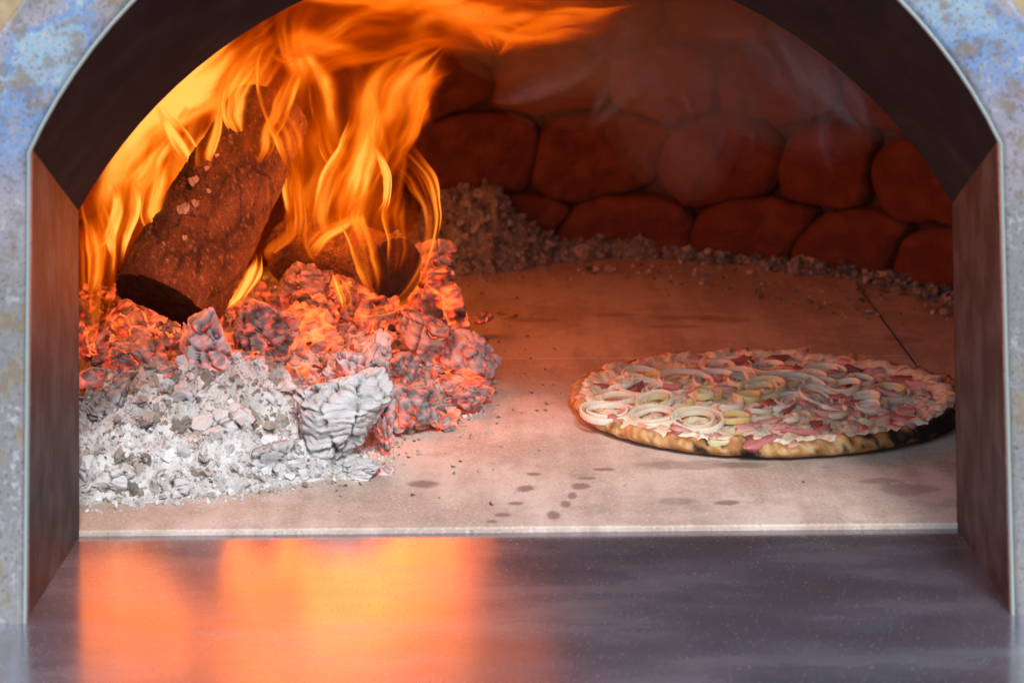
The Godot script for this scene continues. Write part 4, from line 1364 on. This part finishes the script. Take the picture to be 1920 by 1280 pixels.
	tongue(centre, [[632, 574, 4], [690, 585, 8], [745, 568, 11], [785, 520, 12], [806, 450, 13], [808, 392, 17], [786, 335, 28], [742, 292, 34], [700, 270, 20]], 1.735, 1.05, 0.55, 16, 0.1, 0.8, 0.0, 0.55, 0.12)
	tongue(centre, [[700, 575, 40], [735, 510, 58], [745, 440, 60], [745, 375, 52], [730, 320, 40]], 1.78, 0.75, 0.30, 17, 0.1, 0.1)
	tongue(centre, [[702, 560, 8], [694, 505, 24], [676, 445, 22], [664, 400, 24], [690, 365, 14]], 1.75, 1.0, 0.62, 18, 0.6, 0.2)
	tongue(centre, [[572, 498, 6], [592, 455, 20], [632, 422, 24], [672, 398, 14], [700, 385, 4]], 1.76, 1.05, 0.62, 19, 0.2, 0.2)
	tongue(centre, [[644, 588, 2], [646, 562, 12], [634, 530, 10], [618, 505, 2]], 1.72, 1.1, 0.75, 20, 0.5, 0.6)
	tongue(centre, [[700, 408, 6], [716, 376, 14], [720, 335, 13], [708, 290, 8], [694, 255, 3]], 1.76, 1.2, 0.6, 21, 0.2, 0.9)
	tongue(centre, [[640, 330, 14], [620, 260, 26], [605, 190, 24], [590, 120, 14]], 1.94, 0.9, 0.4, 22, 0.7, 0.1)
	tongue(centre, [[730, 300, 16], [760, 240, 30], [770, 190, 34], [800, 150, 22], [848, 128, 4]], 1.92, 0.8, 0.5, 23, 0.1, 0.4)
	for q in [[600, 420], [600, 300], [575, 180], [690, 500], [710, 400], [705, 310], [740, 210]]: fire_light(centre, at(q[0], q[1], 1.88), 0.0037, 0.072)

	tongue(centre, [[570, 470, 40], [610, 380, 84], [618, 280, 92], [602, 180, 88], [592, 90, 84], [610, 10, 70]], 1.99, 0.9, 0.72, 42, 0.0, 0.0)
	tongue(centre, [[690, 350, 40], [715, 270, 70], [740, 185, 84], [785, 115, 60], [840, 70, 20]], 1.95, 0.88, 0.72, 43, 0.0, 0.2)
	tongue(centre, [[470, 330, 10], [480, 260, 34], [500, 200, 44], [520, 140, 46], [545, 70, 40]], 1.83, 0.85, 0.6, 33, 0.2, 0.5)
	tongue(centre, [[560, 330, 14], [545, 260, 30], [520, 190, 34], [515, 120, 34], [530, 60, 20]], 1.82, 0.9, 0.55, 34, 0.5, 0.2)
	tongue(centre, [[640, 470, 20], [625, 400, 36], [640, 340, 40], [675, 280, 36], [690, 210, 30], [680, 140, 16]], 1.80, 1.0, 0.6, 35, 0.6, 0.3)
	tongue(centre, [[735, 520, 10], [750, 460, 22], [742, 400, 26], [752, 350, 16]], 1.77, 0.95, 0.45, 36, 0.5, 0.1)
	tongue(centre, [[605, 500, 8], [585, 450, 18], [595, 390, 22], [582, 330, 12]], 1.80, 1.0, 0.5, 37, 0.6, 0.2)
	var low := thing("flame", "short yellow flame in the gap right of the thick log", "flame", Vector3.ZERO, g)
	tongue(low, [[424, 580, 3], [452, 548, 12], [474, 512, 16], [482, 484, 9], [478, 462, 2]], 1.73, 1.15, 0.7, 24, 0.3, 0.7, 0.0, 0.55, 0.15)
	tongue(low, [[520, 500, 10], [500, 470, 16], [540, 430, 18], [552, 380, 8]], 1.86, 0.9, 0.4, 25, 0.2, 0.6)

	fire_light(low, at(470, 520, 1.71), 0.002, 0.03)
	var roof := thing("flame", "orange-red flame spreading sideways under the oven vault", "flame", Vector3.ZERO, g)
	tongue(roof, [[450, 90, 40], [540, 60, 62], [680, 45, 84], [830, 35, 84], [980, 35, 70], [1100, 28, 44], [1180, 4, 12]], 2.0, 0.62, 0.85, 26, 0.1, 0.1, -0.12)
	tongue(roof, [[480, 150, 20], [560, 120, 42], [680, 80, 44], [820, 50, 50], [930, 70, 40], [975, 104, 8]], 1.96, 0.52, 0.5, 27, 0.1, 0.2, -0.1)
	tongue(roof, [[430, 20, 50], [560, 0, 62], [720, -20, 66], [880, -20, 60], [1020, -10, 40], [1140, -6, 16]], 1.93, 0.7, 0.85, 28, 0.1, 0.1, -0.1)
	tongue(roof, [[880, -20, 40], [900, 30, 46], [918, 70, 26], [935, 102, 4]], 1.92, 0.5, 0.8, 29, 0.1, 0.1)
	tongue(roof, [[930, 110, 6], [975, 76, 30], [1040, 52, 26], [1112, 44, 14]], 1.90, 0.5, 0.85, 30, 0.2, 0.1)
	tongue(roof, [[500, 60, 30], [545, 90, 40], [600, 80, 44], [700, 30, 40], [800, 0, 30]], 1.97, 0.85, 0.6, 31, 0.1, 0.1)
	tongue(roof, [[790, 10, 30], [880, 24, 56], [985, 34, 62], [1090, 34, 44], [1200, 8, 12]], 1.86, 0.5, 0.8, 44, 0.0, 0.0)
	tongue(roof, [[1310, 66, 6], [1380, 54, 20], [1440, 44, 5]], 1.9, 0.25, 0.25, 32, 0.0, 0.0)
	for q in [[600, 40], [760, 30], [920, 40]]: fire_light(roof, at(q[0], q[1], 1.93), 0.0022, 0.055, Vector3(1.0, 0.2, 0.025))
	print("flames done")

# ---------------------------------------------------------------- smoke
func build_smoke() -> void:
	var smoke := thing("smoke", "thin grey smoke drifting under the hood towards the mouth", "smoke", Vector3.ZERO, "", "stuff")
	# px, py, distance, half sizes in px, thickness, turn, density
	for q in [[1260, 40, 1.78, 420, 130, 0.18, 0.10, 0.9], [1330, 90, 1.74, 330, 150, 0.14, -0.2, 0.8], [1440, 110, 1.66, 300, 150, 0.13, -0.35, 0.9], [1180, 120, 1.8, 260, 100, 0.12, 0.25, 0.6], [1250, 190, 1.72, 130, 190, 0.08, 0.30, 0.9], [1230, 230, 1.71, 70, 140, 0.05, 0.45, 1.1], [1330, 230, 1.70, 70, 150, 0.05, -0.25, 1.1], [1290, 270, 1.70, 40, 80, 0.04, 0.6, 1.4],
			[1480, 20, 1.56, 300, 90, 0.12, -0.2, 1.2], [1560, 110, 1.52, 220, 100, 0.09, -0.7, 1.0], [1500, 180, 1.6, 160, 120, 0.08, -0.4, 0.8], [1380, 150, 1.62, 60, 170, 0.05, 0.1, 1.0]]:
		var fog := FogVolume.new()
		fog.name = "haze"
		fog.shape = RenderingServer.FOG_VOLUME_SHAPE_ELLIPSOID
		var k: float = q[2] / FPX * 2.0
		fog.size = Vector3(q[3] * k, q[4] * k, q[5] * 2.0)
		var m := FogMaterial.new()
		m.albedo = lin(0.62, 0.62, 0.66)
		m.density = q[7] * 1.0
		fog.material = m
		smoke.add_child(fog, true)
		fog.position = at(q[0], q[1], q[2])
		fog.rotation.z = q[6]
		fog.set_meta("kind", "stuff")
	var veil := StandardMaterial3D.new()
	veil.albedo_color = Color.WHITE
	veil.vertex_color_use_as_albedo = true
	veil.transparency = BaseMaterial3D.TRANSPARENCY_ALPHA
	veil.roughness = 1.0
	veil.metallic_specular = 0.0
	veil.cull_mode = BaseMaterial3D.CULL_DISABLED
	var k := 60
	for w in [[[[1258, 335, 6], [1275, 265, 34], [1240, 195, 44], [1185, 125, 56], [1140, 60, 60], [1125, -20, 50]], 1.70], [[[1300, 325, 6], [1335, 250, 28], [1312, 170, 42], [1288, 80, 56], [1300, -20, 60]], 1.67],
			[[[1410, 310, 6], [1395, 210, 36], [1372, 110, 50], [1385, -10, 60]], 1.72], [[[1490, 260, 6], [1505, 185, 36], [1455, 105, 66], [1420, 0, 76]], 1.64], [[[1640, 260, 6], [1590, 190, 40], [1530, 110, 60], [1480, 0, 70]], 1.55],
			[[[900, 190, 6], [980, 175, 20], [1060, 140, 30], [1130, 90, 30], [1200, 20, 30]], 1.78], [[[1100, 250, 6], [1150, 180, 30], [1200, 100, 60], [1260, 0, 80]], 1.74], [[[1560, 330, 6], [1540, 240, 30], [1560, 150, 50], [1600, 60, 60]], 1.6]]:
		wisp(smoke, w[0], w[1], k, veil)
		k += 1

func wisp(parent: Node3D, path: Array, d: float, seed_: int, m: Material) -> void:
	# a thin drifting sheet of smoke: the flame sweep with cool grey soot in place of glow
	tongue(parent, path, d, 1.0, 0.5, seed_, 0.0, 0.0)
	var made: MeshInstance3D = parent.get_child(parent.get_child_count() - 1)
	made.name = "wisp"
	made.material_override = m
	var arr := made.mesh.surface_get_arrays(0)
	var cols: PackedColorArray = arr[Mesh.ARRAY_COLOR]
	for i in cols.size():
		cols[i] = Color(0.42, 0.42, 0.46, cols[i].a * 0.36)
	arr[Mesh.ARRAY_COLOR] = cols
	var mesh := ArrayMesh.new()
	mesh.add_surface_from_arrays(Mesh.PRIMITIVE_TRIANGLES, arr)
	made.mesh = mesh
	made.set_meta("kind", "stuff")
